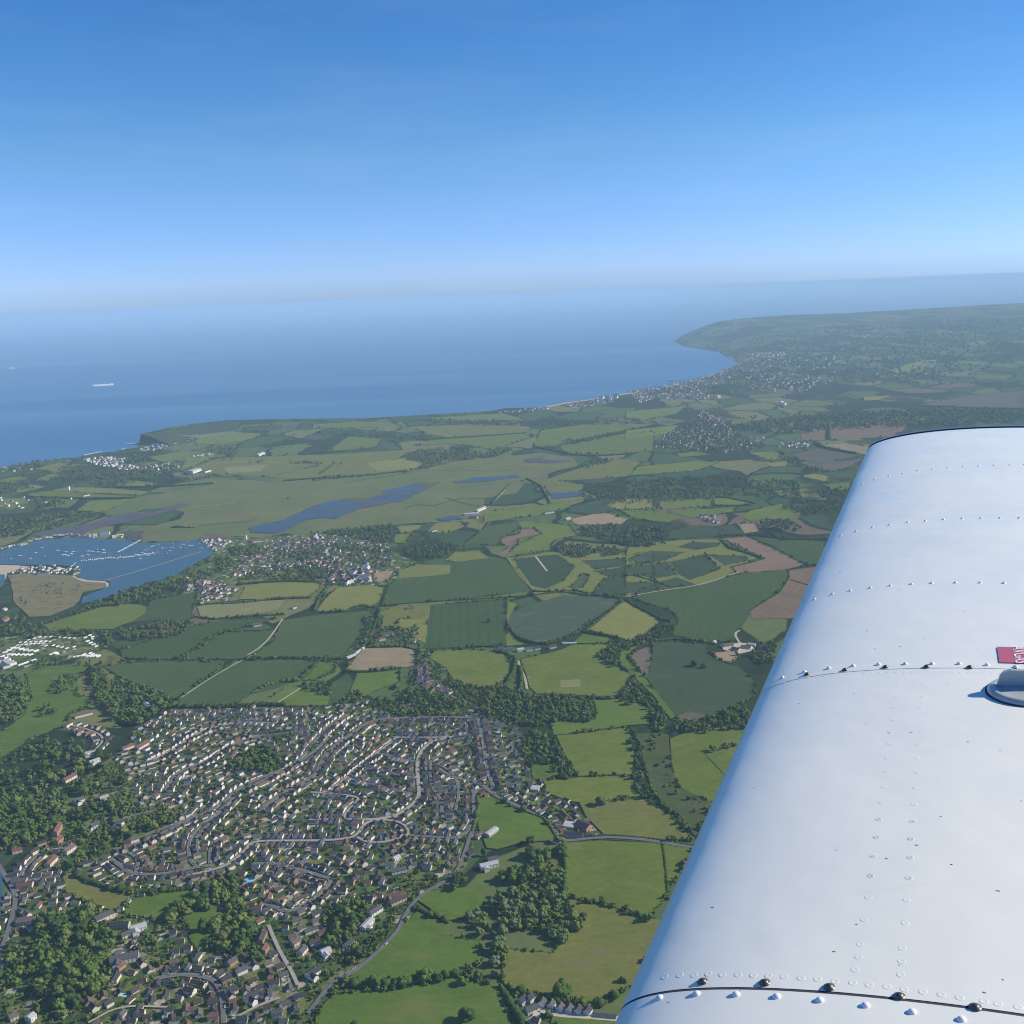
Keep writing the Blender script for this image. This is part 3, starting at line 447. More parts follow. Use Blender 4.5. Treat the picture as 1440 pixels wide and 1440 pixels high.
LONE = [  # single trees: label, tile, centre of the foot, diameter
('round dark tree alone in the sheep field','C','660,1250',15),('broad dark tree alone above the white cottages','F','860,1265',20),('small tree in the middle of the drilled crop','B','1395,220',10),('wide dark tree in the middle of the dense green crop','C','1185,470',15),
('bushy tree by the hedge in the upper lower paddock','E','1385,765',10),('dark tree at the head of the paddock beside the barn','F','655,300',13),('small round tree at the foot of the lane field','F','230,1195',11),('light green tree at the corner of the lower left paddock','D','1085,790',14),
('leaning pale tree beside the grey barn paddock','F','830,290',11),('tall tree on the hedge between the paddock and the crop','B','100,600',11),('dark bushy tree between the two lower meadows','E','1015,1200',15),('spreading tree at the lower meadow hedge','E','1210,1190',13),('spreading tree near the end of the lower meadow hedge','E','1345,1160',16),
('small dark bush at the field corner by the crossing hedges','F','1395,790',13),('pair-topped dark tree in the dense green crop','C','1235,480',11),('dark tree in the meadow of the bottom edge','F','260,1420',17),('dark tree by the garages in the bottom right corner','F','770,1395',8),
('low round bush beside the bottom field hedge','F','1240,1180',9),('small bush under the hedge near the wing','F','1390,1050',9)]
HEDGES = [  # label, tile, path, height m, fraction of trees
('clipped hedge below the small meadow and above the large one','C','410,858 560,845 690,823 800,810',2.2,0),('dark hedge between the two middle sheep fields','C','340,1108 540,1096 640,1088 840,1082',2,0),('thin hedge running from the lone round tree','C','705,1228 800,1218 900,1212',2,0),
('dark hedge along the far side of the lane past the sheep fields','F','1000,252 1200,250 1440,272 1700,318',2.5,0),('dark hedge along the near side of the lane past the sheep fields','F','890,296 1060,284 1200,278 1440,298 1700,342',2,0),('thin hedge across the wide field beside the wing','F','890,640 1000,665 1150,695 1290,745 1400,780',2.2,.05),
('short upright hedge dividing the field beside the wing','G','178,170 190,270 197,360',2.5,0),('straight hedge crossing the field near the wing','C','1240,960 1360,1085 1440,1160',2.2,0),('tall hedge left of the wide sheep field','F','870,300 880,450 876,560 870,640',4.5,.3),('hedge along the bottom of the olive field','F','500,1215 600,1245 700,1270 850,1300 1010,1335 1100,1320 1200,1265',3,.2),
('hedge beside the field track in the lower right','F','470,1210 520,1300 580,1400 600,1440',3.5,.25),('hedge between the two lower paddocks of the lane','E','1300,715 1360,750 1440,775 1480,800',3.5,.4),('hedge at the foot of the lane meadow','E','860,1200 1000,1210 1180,1195 1440,1150 1600,1130',3,.4),('dark hedge along the right of the triangular paddock','F','560,75 640,105 740,140 785,200 815,250',3,.1),
('dark hedge beside the road left of the triangular paddock','F','320,10 325,80 310,160 290,220',3,.1),('low hedge between the olive paddock and the lush paddock','D','860,630 800,690 760,725',1.6,0),('dark hedge above the lower left paddocks','D','480,500 560,545 700,590 860,612 1060,605 1280,580',5,.3),
('hedge along the far edge of the yellow-green field','C','580,268 690,180 780,105',4,.5),('hedge below the round mauve field','C','135,240 150,265 190,310 250,335 350,345 460,312 540,275',4,.5),('hedge between the yellow-green field and the great dark crop','C','800,90 840,125 930,170 1000,210 1060,220',4,.4),('tall hedge along the lower side of the yellow-green field','C','540,272 620,285 700,300 760,310',4,.4),
('dark hedge under the great dark crop','C','945,330 1060,315 1200,330 1300,345',4,.2),('hedge left of the cricket meadow','C','60,385 130,400 180,440 165,510 130,570',5,.5),('hedge right of the round pasture','C','205,470 215,540 205,600',4,.4),('hedge below the cricket meadow','C','620,645 700,655 760,650 790,615',4,.4),
('hedge between the dark crop and the two crops below it','B','760,128 900,118 1060,105 1250,95 1440,85 1600,80',2.5,.08),('hedge right of the big blue-green crop','W','712,786 730,808 748,830',2.5,0),('hedge below the mauve field and crop heads','C','0,90 120,82 270,70 430,50 600,70 780,85',3,.3),('hedge between the striped crop and the pasture below','C','-160,380 -60,355 60,358',3,.3),
('hedge along the left side of the blue-green crop','W','536,856 527,880 520,900 505,915',4,.5),('hedge under the top yellow meadow','B','420,168 580,160 680,140 760,132',3.5,.5),('thin hedge under the wide dark crop','B','20,432 200,425 430,430 580,430',3,.3),('hedge across the dark crops on the left','A','680,440 850,442 1000,438 1120,438',2.5,.1),
('broken hedge climbing between the left crops','A','1000,430 1100,370 1180,310 1260,275',2.5,.3),('broken hedge running down the left crops','A','1000,660 1100,580 1230,500 1300,470',2,.2),('short hedge at the right of the left crops','A','1350,438 1500,430 1640,425',2.5,.2),('curved hedge round the small yard','A','1270,265 1300,272 1440,268 1530,262',3,.1),('hedge below the pale cut meadow','A','1090,190 1200,205 1320,195 1440,185 1600,178',4,.4),('hedge above the pale cut meadow','A','1110,130 1260,115 1440,100 1700,85',3,.3),
('hedge left of the yellow meadow','B','410,155 440,80 490,20',5,.6),('hedge above the tan field','B','680,365 800,360 900,358 980,375',3,.4),('hedge below the tan field','B','580,500 720,500 800,490 900,478',4,.5),('hedge right of the lush paddock beside the terraces','B','890,500 895,560 860,600',3,.3),('hedge left of the striped lower crop','B','330,540 400,480 440,440',4,.5),
('dark hedge below the left striped crop','B','60,620 140,580 230,560 320,550',4,.6),('hedge in front of the western estate','A','900,700 1080,700 1250,700 1440,690 1600,690',5,.6),('dark hedge above the far ploughed corner','Q','345,968 440,958 590,972 730,975',4,.2),('hedge between the ploughed field and the curved crop','Q','385,1075 500,1045 480,1035 400,1010 350,980',4,.4),('curved hedge between the dark crop and the brown field','Q','450,1232 560,1160 590,1112 588,1086 690,1070',2.5,.05),
('short hedge in the brown field by the wing','Q','595,1120 660,1140',2.5,0),('dark hedge through the upper crop strips','M','1180,1368 1240,1300 1360,1288 1440,1315 1500,1335',3,.3),('hedge below the upper crop strips','M','930,1355 1020,1358 1100,1352 1180,1368 1300,1380',3.5,.3),('hedge beside the farm below the yellow strip','M','1290,1012 1340,1045 1440,1062',3,.2),('hedge along the brown corner field','M','810,1215 960,1195 1020,1180',4,.4),
('dark hedge under the marsh-edge farm','M','640,1165 720,1100 745,1065',5,.5),('hedge right of the marsh track','M','755,985 790,945 830,905',6,.4),('dark bank across the marsh meadows','M','900,880 960,910 990,960 1000,980',6,.3),('long hedge along the airfield edge','L','1200,890 1300,882 1440,875 1560,865 1700,850',7,.3),('dark hedge right of the airfield','M','30,860 80,825',6,.3),
('hedge between the coast meadows','M','460,715 640,705 900,688',6,.2),('hedge between the ridge fields','M','0,772 150,765 270,748 310,712',6,.2),('hedge along the valley meadow','M','930,745 1100,780 1200,785 1350,775',6,.3),('hedge edging the harbour farm fields','L','130,958 350,965 560,962 640,940',6,.2),('hedge below the yellow harbour field','L','450,918 620,915 740,912 900,900',6,.3),
('hedge between the first strip fields at right','O','40,835 120,840 370,890',5,.2),('hedge between the lower strip fields at right','O','20,910 200,910 330,905',5,.2),('hedge bounding the pale farm field','O','80,1165 200,1160 420,1150 480,1150',5,.2),('hedge across the crop beside the wing','O','480,1130 600,1200 800,1195 1000,1195',5,.2),('hedge down the ploughed corner','O','80,1200 160,1270 300,1310 430,1350',5,.4),('hedge along the far tan field','O','870,395 1000,430 1220,470',8,.2),('hedge across the far brown field','O','1005,215 1000,350',12,.6),
('hedge in the estuary meadows','K','520,610 620,580 780,595 940,600',1.4,.05),('long ditch hedge in the estuary meadows','K','560,500 860,480 1000,490 1200,470',1.4,.05),('hedge beside the estuary bank','K','0,730 200,735',3,.3),('dark hedge above the school field','K','560,1215 760,1200 1000,1190 1240,1195',6,.3),('hedge below the school field','K','440,1380 700,1360 900,1335 1180,1325 1280,1250',6,.4)]
# ------------------------------------------------------------------ ground, water, roads
sea_v, sea_f = [], []
gx = np.concatenate([-np.geomspace(1000, 100000, 16)[::-1], np.geomspace(1000, 100000, 16)]); gy = np.concatenate([[-6000, 0], np.geomspace(1000, 100000, 22)])
for y in gy:
    for x in gx: sea_v.append((x, y, -1.2))
nx = len(gx)
for j in range(len(gy)-1):
    for i in range(nx-1): sea_f.append((j*nx+i, j*nx+i+1, (j+1)*nx+i+1, (j+1)*nx+i))
tag(mesh_obj('sea', sea_v, sea_f, M['sea']), kind='structure')
coast = [flat_at(*p)[:2] for p in px('W', COAST)]
left = [(-8000, -3000), (-8000, 1200), (-4400, 2400), tuple(flat_at(-420, 742)[:2]), tuple(flat_at(-200, 694)[:2])]
back = []
for x in (960, 1000, 1100, 1250, 1440, 1700, 2000):
    r = ray(x, 450); a = math.atan2(r[0], r[1]); d = np.interp(a, PHI, RD) + (340 if x == 960 else 1200 if x == 1000 else 3400); back.append((d*math.sin(a), d*math.cos(a)))
outline = left + [tuple(c) for c in coast] + back + [(22000, 3000), (12000, -3000)]
def sheet_cdt(outl, step, z, region=None, drape=True, coarse=0):
    P = [tuple(map(float, p[:2])) for p in outl]; n = len(P)
    a = np.array(P); lo, hi = a.min(0), a.max(0)
    if region: lo, hi = np.maximum(lo, region[0]), np.minimum(hi, region[1])
    xs, ys = np.arange(lo[0]+step/2, hi[0], step), np.arange(lo[1]+step/2, hi[1], step)
    if len(xs) and len(ys):
        g = np.stack(np.meshgrid(xs, ys), -1).reshape(-1, 2); g = g + RNG.uniform(-.2, .2, g.shape)*step
        g = g[inside(g, P)]; P = P + [tuple(q) for q in g]
    if coarse:
        g = np.stack(np.meshgrid(np.arange(a[:, 0].min(), a[:, 0].max(), coarse), np.arange(a[:, 1].min(), a[:, 1].max(), coarse)), -1).reshape(-1, 2) + 31.7
        g = g[inside(g, outl)]; g = g[~((g > region[0]).all(1) & (g < region[1]).all(1))]; P = P + [tuple(q) for q in g]
    v, e, f, *_ = delaunay_2d_cdt([Vector(p) for p in P], [(i, (i+1) % n) for i in range(n)], [], 1, 1e-3)
    V = np.array([(q[0], q[1]) for q in v]); H = height(V[:, 0], V[:, 1]) if drape else np.zeros(len(V))
    F_ = [tuple(t) for t in f]
    F_ = [t if np.cross(V[t[1]]-V[t[0]], V[t[2]]-V[t[0]]) > 0 else t[::-1] for t in F_]
    return np.column_stack([V, H + z]), F_
V_, F_ = sheet_cdt(outline, 210, 0.0, ((-500, 6500), (23000, 26000)), coarse=450)
tag(mesh_obj('ground', V_, F_, M['land']), kind='structure')
FIELD_POLYS = []
def sheet(name, poly, z, mat, far=False):
    if far:
        V, Fs = sheet_cdt(poly, 170, z)
        return tag(mesh_obj(name, V, Fs, mat), kind='structure')
    V, Fs = sheet_cdt(poly, 1e9, z, drape=False)
    return tag(mesh_obj(name, V, Fs, mat), kind='structure')
def wobble(poly, amp):
    """break up the straight edge of an outline a little"""
    out = []
    for i, p in enumerate(poly):
        q = poly[(i+1) % len(poly)]; n = max(1, int(np.hypot(*(q[:2]-p[:2]))/60))
        for j in range(n):
            c = p[:2] + (q[:2]-p[:2])*j/n
            s = amp if j else 0
            out.append(c + np.array([noise.noise((c[0]*.02, c[1]*.02, 1.5)), noise.noise((c[0]*.02, c[1]*.02, 7.5))])*s)
    return out
TOWN = ['W 225,1004 330,992 400,1000 480,990 530,985 560,1000 640,1005 680,1000 700,1010 725,1015 735,1050 745,1080 790,1120 840,1165 835,1182 800,1180 775,1150 720,1130 690,1112 668,1125 665,1200 640,1245 605,1252 570,1300 530,1345 500,1367 450,1410 440,1450 -20,1450 -20,1290 30,1230 60,1180 120,1120 170,1060 200,1020',
        'W 590,915 640,940 690,975 700,1000 640,1010 560,1000 575,960 580,925', 'L 840,1140 1000,1125 1200,1120 1440,1105 1500,1120 1780,1240 1780,1290 1620,1330 1500,1330 1440,1300 1380,1290 1300,1180 1010,1290 1020,1340 960,1400 800,1370 760,1340 860,1260 900,1190', 'J 0,1180 240,1160 700,1150 860,1260 850,1350 600,1360 400,1400 200,1440 -40,1480 -40,1300',
        'F 560,1240 700,1275 1210,1400 1215,1445 560,1445']
k = 0
for t in TOWN:
    tl, s = t.split(' ', 1); sheet('garden_ground', [p[:2] for p in pts(tl, s)], 0.12 + 0.01*k, M['garden']); k += 1
for i, (mt, tl, s) in enumerate(FIELDS):
    P = pts(tl, s); q = px(tl, s); far = any(a > 900 and b < 565 for a, b in q)
    poly = [p[:2] for p in P]
    if mt not in ('marsh', 'yard'): FIELD_POLYS.append((mt, poly))
    sheet('field' if mt not in ('sand', 'marsh', 'dune') else {'sand': 'beach', 'marsh': 'marsh_ground', 'dune': 'dune_ground'}[mt], wobble(poly, 14 if mt == 'dune' else 3.5) if not far else poly, (4.5 if far else 0.25) + 0.012*i, M[mt], far)
WATER_POLYS = []
for i, (mt, tl, s) in enumerate(WATERS):
    poly = [p[:2] for p in pts(tl, s)]; WATER_POLYS.append(poly)
    sheet('mud_flat' if mt == 'mud' else 'harbour_water' if mt == 'harbour' else 'marsh_water', wobble(poly, 34 if mt == 'pond' else 16 if mt == 'mud' else 6), 1.9 + 0.012*i, M[mt])
def densify(P, step):
    out = [np.array(P[0][:2])]
    for a, b in zip(P[:-1], P[1:]):
        a, b = np.array(a[:2]), np.array(b[:2]); n = max(1, int(np.hypot(*(b-a))/step))
        out += [a+(b-a)*j/n for j in range(1, n+1)]
    return out
def smooth_path(P, it=2):
    P = [np.array(p[:2]) for p in P]
    for _ in range(it):
        Q = [P[0]]
        for a, b in zip(P[:-1], P[1:]): Q += [a*.75+b*.25, a*.25+b*.75]
        P = Q + [P[-1]]
    return P
def ribbon(name, P, w, z, mat):
    P = np.array(P); T = np.gradient(P, axis=0); T /= np.maximum(np.linalg.norm(T, axis=1), 1e-9)[:, None]; N = np.stack([-T[:, 1], T[:, 0]], 1)
    a, b = P + N*w/2, P - N*w/2; n = len(P)
    V = [(*p, z) for p in a] + [(*p, z) for p in b]
    return tag(mesh_obj(name, V, [(i+1, i, n+i, n+i+1) for i in range(n-1)], mat), kind='structure')
ROADP = []
for i, (nm, tl, s, w, mt, hs) in enumerate(ROADS):
    P = smooth_path(pts(tl, s)); ROADP.append((nm, P, w, hs))
    wet = mt == 'track' and 'causeway' in nm
    if hs and mt in ('road', 'lane'): ribbon('pavement', P, w*.74+1.7, 1.60 + 0.004*i, M['lane'])
    ribbon('road' if mt in ('road', 'lane') else 'ditch' if mt == 'scrub' else 'track', P, w*(.74 if hs else .95), (2.6 if wet else 1.85) + 0.004*i, M[mt])
for s in ('H 1060,866 1130,860 1200,857 1300,861', 'H 710,962 780,945 860,930', 'H 1030,912 1052,905'):
    tl, q = s.split(' ', 1); ribbon('surf', densify(pts(tl, q), 30), 14, 0.2, M['surf'])
ribbon('beach', densify([at(*p) for p in px('W', '760,574 800,566 853,559 907,549 938,544 985,533 1016,523')], 60), 40, 0.3, M['sand'])
# the chalk headland: rows from the foot of the cliff over its crest to the far shore
def headland():
    foot = [flat_at(*p)[:2] for p in px('H', '1170,866 1178,858 1250,856 1330,848 1440,838 1620,820 1800,790 2000,760')]
    crest_px = px('H', '1186,786 1196,780 1260,776 1330,768 1440,745 1620,728 1800,715 2000,700'); zs = [58, 60, 58, 52, 34, 16, 6, 1]
    crest = [np.array([*flat_at(x, y, z)[:2], z]) for (x, y), z in zip(crest_px, zs)]
    V, Fs = [], []; n = 40; u = np.linspace(0, 7, n)
    fx = np.array([[np.interp(t, range(8), [f[k] for f in foot]) for k in (0, 1)] for t in u]); cx = np.array([[np.interp(t, range(8), [c[k] for c in crest]) for k in (0, 1, 2)] for t in u])
    for j in range(n):
        f, c = fx[j], cx[j]; d = (c[:2]-f); L = np.hypot(*d) + 1e-6; d = d/L
        near = f + d*min(L, 55)
        jag = noise.noise((j*.9, 3.3, 0))*9
        rows = [(*(f - d*jag*.5), -1), (*(f+d*(12+jag)), c[2]*.45), (*(near+d*jag), c[2]*.93), (*c[:2], c[2]), (*(c[:2]+d*110), c[2]*.72), (*(c[:2]+d*300), -1)]
        V += rows
    for j in range(n-1):
        for i in range(5): Fs.append((j*6+i, j*6+i+1, (j+1)*6+i+1, (j+1)*6+i)[::-1])
    return tag(mesh_obj('headland', V, Fs, [M['rock'], M['clifftop']], midx=[0 if i % 5 < 2 else 1 for i in range(len(Fs))]), kind='structure')
headland()
# ------------------------------------------------------------------ trees
def ico(sub):
    import bmesh
    bm = bmesh.new(); bmesh.ops.create_icosphere(bm, subdivisions=sub, radius=1.0)
    V = np.array([v.co[:] for v in bm.verts]); Fs = np.array([[v.index for v in f.verts] for f in bm.faces]); bm.free(); return V, Fs
ICO1, ICO2, ICO3 = ico(1), ico(2), ico(3)
def crown_mesh(name, seed, nb, sub, tall=0.85, spread=0.36):
    """a crown of unit width: leafy lumps of uneven size with ragged surfaces, the foot of the crown at 0.12"""
    rg = np.random.default_rng(seed); I = ICO2 if sub == 2 else ICO1; V, Fs, b = [], [], 0
    for i in range(nb):
        th = rg.uniform(0, 6.28); u = rg.uniform(0, 1)**.6; zz = rg.uniform(0, 1)
        rr = spread*u*math.sqrt(max(0.05, 1-(zz-.35)**2*1.6)); c = np.array([math.cos(th)*rr, math.sin(th)*rr, 0.12 + .16 + zz*(tall-.36)])
        rad = rg.uniform(.13, .22)*(1.15 - .35*zz); 
        if i == 0: c = np.array([0, 0, tall*.45]); rad = .27
        D = I[0].copy()
        f = np.array([noise.noise(Vector(p*2.3 + c*9 + seed)) for p in D]); g = np.array([noise.noise(Vector(p*6.5 + c*23)) for p in D])
        D = D*(1 + .32*f + .26*g + rg.uniform(-.09, .09, len(D)))[:, None]*np.array([1, 1, .9])
        V.append(D*rad + c); Fs.append(I[1]+b); b += len(D)
    V = np.concatenate(V); Fs = np.concatenate(Fs)
    # leaf sprays: small loose faces round the lumps
    n = nb*(26 if sub == 2 else 8); k = rg.integers(0, len(V), n); ctr = np.array([0, 0, tall*.5]); dirn = V[k]-ctr; P = ctr + dirn*rg.uniform(1.0, 1.1, (n, 1))
    s = rg.uniform(.02, .045, (n, 1)); a = rg.normal(size=(n, 3)); a /= np.linalg.norm(a, axis=1)[:, None]; c2 = np.cross(a, rg.normal(size=(n, 3))); c2 /= np.linalg.norm(c2, axis=1)[:, None]
    Q = np.stack([P+a*s, P-a*s*.6+c2*s, P-a*s*.6-c2*s], 1).reshape(-1, 3); F2 = np.arange(n*3).reshape(-1, 3)+len(V)
    V = np.concatenate([V, Q]); Fs = np.concatenate([Fs, F2])
    o = mesh_obj(name, V, Fs, M['leaf']); me = o.data; bpy.data.objects.remove(o); return me
CROWNS = [crown_mesh('crown', 10+i, 20, 2, tall=[.8, .95, .75, 1.1, .85, .7][i], spread=[.37, .32, .4, .27, .36, .4][i]) for i in range(6)]
LITE = [crown_mesh('crown', 40+i, 9, 1, tall=[.85, .95, .75, 1.05][i]) for i in range(4)]
def trunk_mesh():
    mb = MB(); rings = [(0, .05), (.12, .036), (.3, .03), (.5, .02)]; n = 7
    V = [(r*math.cos(6.283*i/n), r*math.sin(6.283*i/n), z) for z, r in rings for i in range(n)]
    mb.add(V, [(j*n+i, j*n+(i+1) % n, (j+1)*n+(i+1) % n, (j+1)*n+i) for j in range(3) for i in range(n)])
    for a in (0.4, 2.3, 4.4):   # limbs
        c, s = math.cos(a), math.sin(a)
        mb.add([(.015*-s, .015*c, .2), (.015*s, -.015*c, .2), (.015*c, .015*s, .235), (.22*c, .22*s, .42)], [(0, 1, 3), (1, 2, 3), (2, 0, 3)])
    o = mb.build('trunk', M['bark']); me = o.data; bpy.data.objects.remove(o); return me
TRUNK = trunk_mesh()
LOOKS = [('dark green', 'leaf_dark'), ('mid green', 'leaf_mid'), ('light green', 'leaf_light'), ('olive brown', 'leaf_olive')]
def make_tree(P, d, label, group, look, var, tall=1.0):
    t = empty('tree', (P[0], P[1], 0), random.uniform(0, 6.28), label, 'tree', group)
    t.scale = (d, d, d*tall)
    link_part('trunk', TRUNK, t); link_part('crown', CROWNS[var], t, [M[look]])
    return t
cand = []   # (apparent size, zone, x, y, diameter)
roads_pts = np.concatenate([np.array(densify(P, 4)) for _, P, w, hs in ROADP])
def road_grid():
    g = {}
    for q in roads_pts: g.setdefault((int(q[0]//16), int(q[1]//16)), []).append(q)
    return g
RG = road_grid()
def near_road(x, y, r):
    i, j = int(x//16), int(y//16)
    for a in (-1, 0, 1):
        for b in (-1, 0, 1):
            for q in RG.get((i+a, j+b), ()):
                if (q[0]-x)**2 + (q[1]-y)**2 < r*r: return True
    return False
WOODPOLY = []
for nm, tl, s, sp, (d0, d1) in WOODS:
    poly = [p[:2] for p in pts(tl, s)]; WOODPOLY.append((nm, poly, sp))
    a = np.array(poly); lo, hi = a.min(0), a.max(0); sp = sp*1.2; st = sp*.86
    g = np.stack(np.meshgrid(np.arange(lo[0], hi[0], st), np.arange(lo[1], hi[1], st)), -1).reshape(-1, 2); g = g + RNG.uniform(-.42, .42, g.shape)*sp
    g = g[inside(g, poly)]
    for q in g:
        if sp > 13 and noise.noise((q[0]*.02, q[1]*.02, 4.2)) < -.18: continue
        if near_road(q[0], q[1], 5.5): continue
        dd = 1.2*(d0*.72 + (d1*1.12-d0*.72)*RNG.beta(1.6, 1.9))*(1.0 if RNG.random() > .15 else .7)
        q = q*(1 - .42*dd/ALT)   # the outline runs round the crowns: the foot stands a little nearer
        cand.append([0, nm, q[0], q[1], dd])
# ------------------------------------------------------------------ houses
class Grid:
    def __init__(s, c): s.c, s.d = c, {}
    def free(s, x, y, r):
        i, j = int(x//s.c), int(y//s.c)
        for a in (-1, 0, 1):
            for b in (-1, 0, 1):
                for q in s.d.get((i+a, j+b), ()):
                    if (q[0]-x)**2+(q[1]-y)**2 < (max(r, q[2]))**2: return False
        return True
    def put(s, x, y, r): s.d.setdefault((int(x//s.c), int(y//s.c)), []).append((x, y, r))
OCC = Grid(24)
def gable(mb, L, W, H, RH, x0=0, y0=0, turn=False, mi=0):
    """walls with gable ends, ridge along x (or along y)"""
    l, w = L/2, W/2
    V = [(-l,-w,0),(l,-w,0),(l,w,0),(-l,w,0),(-l,-w,H),(l,-w,H),(l,w,H),(-l,w,H),(-l,0,H+RH),(l,0,H+RH)]
    if turn: V = [(-y, x, z) for x, y, z in V]
    mb.add([(x+x0, y+y0, z) for x, y, z in V], [(0,1,5,4),(2,3,7,6),(1,2,6,9,5),(3,0,4,8,7),(4,5,9,8),(6,7,8,9)], mi)
def roof(mb, L, W, H, RH, x0=0, y0=0, turn=False, o=.45, t=.28, mi=0):
    l, w = L/2+o, W/2+o; e = H - RH*o/(W/2)
    V = [(-l,-w,e+.03),(l,-w,e+.03),(l,0,H+RH+.03),(-l,0,H+RH+.03),(l,w,e+.03),(-l,w,e+.03)]
    V += [(x, y, z+t) for x, y, z in V]
    if turn: V = [(-y, x, z) for x, y, z in V]
    mb.add([(x+x0, y+y0, z) for x, y, z in V], [(6,7,8,9),(9,8,10,11),(1,0,3,2),(2,3,5,4),(0,1,7,6),(4,5,11,10),(1,2,8,7),(2,4,10,8),(3,0,6,9),(5,3,9,11)], mi)
TYPES = {}
def house_type(key, L, W, H, RH, wing=None, garage=None, porch=False):
    a, b, c = MB(), MB(), MB()
    gable(a, L, W, H, RH); roof(b, L, W, H, RH)
    if wing:
        wl, ww, wx = wing; gable(a, wl, ww, H*.97, RH*.8, wx, -W/2-wl/2+1.5, True); roof(b, wl, ww, H*.97, RH*.8, wx, -W/2-wl/2+1.5, True)
    if garage:
        gx_, gw, gl = garage; a.box(gx_-gw/2, gx_+gw/2, W/2+.02, W/2+gl, 0, 2.5); b.box(gx_-gw/2-.15, gx_+gw/2+.15, W/2+.03, W/2+gl+.15, 2.5, 2.72)
    cx = L*.28; c.box(cx-.45, cx+.45, -.5, .5, H+RH*.7, H+RH+1.3); c.box(cx-.52, cx+.52, -.57, .57, H+RH+1.3, H+RH+1.45)
    for px_ in (-.2, .2): c.box(cx+px_-.1, cx+px_+.1, -.1, .1, H+RH+1.45, H+RH+1.85)
    res = {}
    for nm, mb in (('wall', a), ('roof', b), ('chimney', c)):
        o = mb.build(nm, [M['w_cream'] if nm == 'wall' else M['r_brown'] if nm == 'roof' else M['w_brick']]); res[nm] = o.data; bpy.data.objects.remove(o)
    wins = []   # window boxes with a sill, each its own part
    rows_ = [1.0] if H < 3.5 else [1.0, 3.6]
    for z in rows_:
        for sy in (-1, 1):
            for x in (-L*.3, L*.3) if L < 13 else (-L*.36, -L*.12, L*.36): wins.append((x, sy*W/2, z, 0))
        for sx in (-1, 1): wins.append((sx*L/2, 0.9, z, 1))
    res['wins'] = wins; res['door'] = (0.0, -W/2) if not wing else (L*.1, -W/2)
    TYPES[key] = res
house_type('bungalow', 11, 8, 2.7, 2.6, garage=(2.4, 3.2, 2.6)); house_type('cottage', 9, 7.5, 4.9, 3.0); house_type('semi', 13, 8, 5.0, 3.0, garage=(-4, 4, 3)); house_type('villa', 13, 8.5, 5.2, 3.3, wing=(6.5, 6, -3)); house_type('chalet', 10, 8, 2.9, 4.0); house_type('terrace', 9, 6.6, 5.1, 2.6)
def box_data(name, x0, x1, y0, y1, z0, z1, mat):
    mb = MB(); mb.box(x0, x1, y0, y1, z0, z1); o = mb.build(name, mat); me = o.data; bpy.data.objects.remove(o); return me
WIN = [box_data('window', -.6, .6, -.06, .06, 0, 1.2, M['glass']), box_data('window', -.06, .06, -.6, .6, 0, 1.2, M['glass'])]
SILL = [box_data('sill', -.72, .72, -.13, .13, -.14, 0, M['w_white']), box_data('sill', -.13, .13, -.72, .72, -.14, 0, M['w_white'])]
DOOR = box_data('door', -.5, .5, -.07, .07, 0, 2.1, M['door'])
WALLS = ['white', 'cream', 'cream', 'buff', 'brick', 'white', 'cream']; ROOFS = ['brown', 'brown', 'grey', 'slate', 'brown', 'slate', 'tan', 'grey', 'brown', 'red']
def make_house(x, y, rz, typ, wc, rc, label, cat='house', group=None, detail=False, scale=1.0):
    T = TYPES[typ]; h = empty('house', (x, y, 0), rz, label, cat, group); h.scale = (scale,)*3
    link_part('wall', T['wall'], h, [M['w_'+wc]]); r = link_part('roof', T['roof'], h, [M['r_'+rc]]); link_part('chimney', T['chimney'], r)
    if detail:
        for wx, wy, wz, ax in T['wins']:
            w = link_part('window', WIN[ax], h); w.location = (wx, wy, wz); s = link_part('sill', SILL[ax], w)
        d = link_part('door', DOOR, h); d.location = (T['door'][0], T['door'][1], 0)
    return h
W_ADJ = {'white': 'white', 'cream': 'cream', 'buff': 'buff', 'brick': 'red brick', 'pink': 'pinkish'}; R_ADJ = {'brown': 'brown', 'grey': 'grey', 'slate': 'dark slate', 'red': 'red', 'pale': 'pale', 'tan': 'tan'}
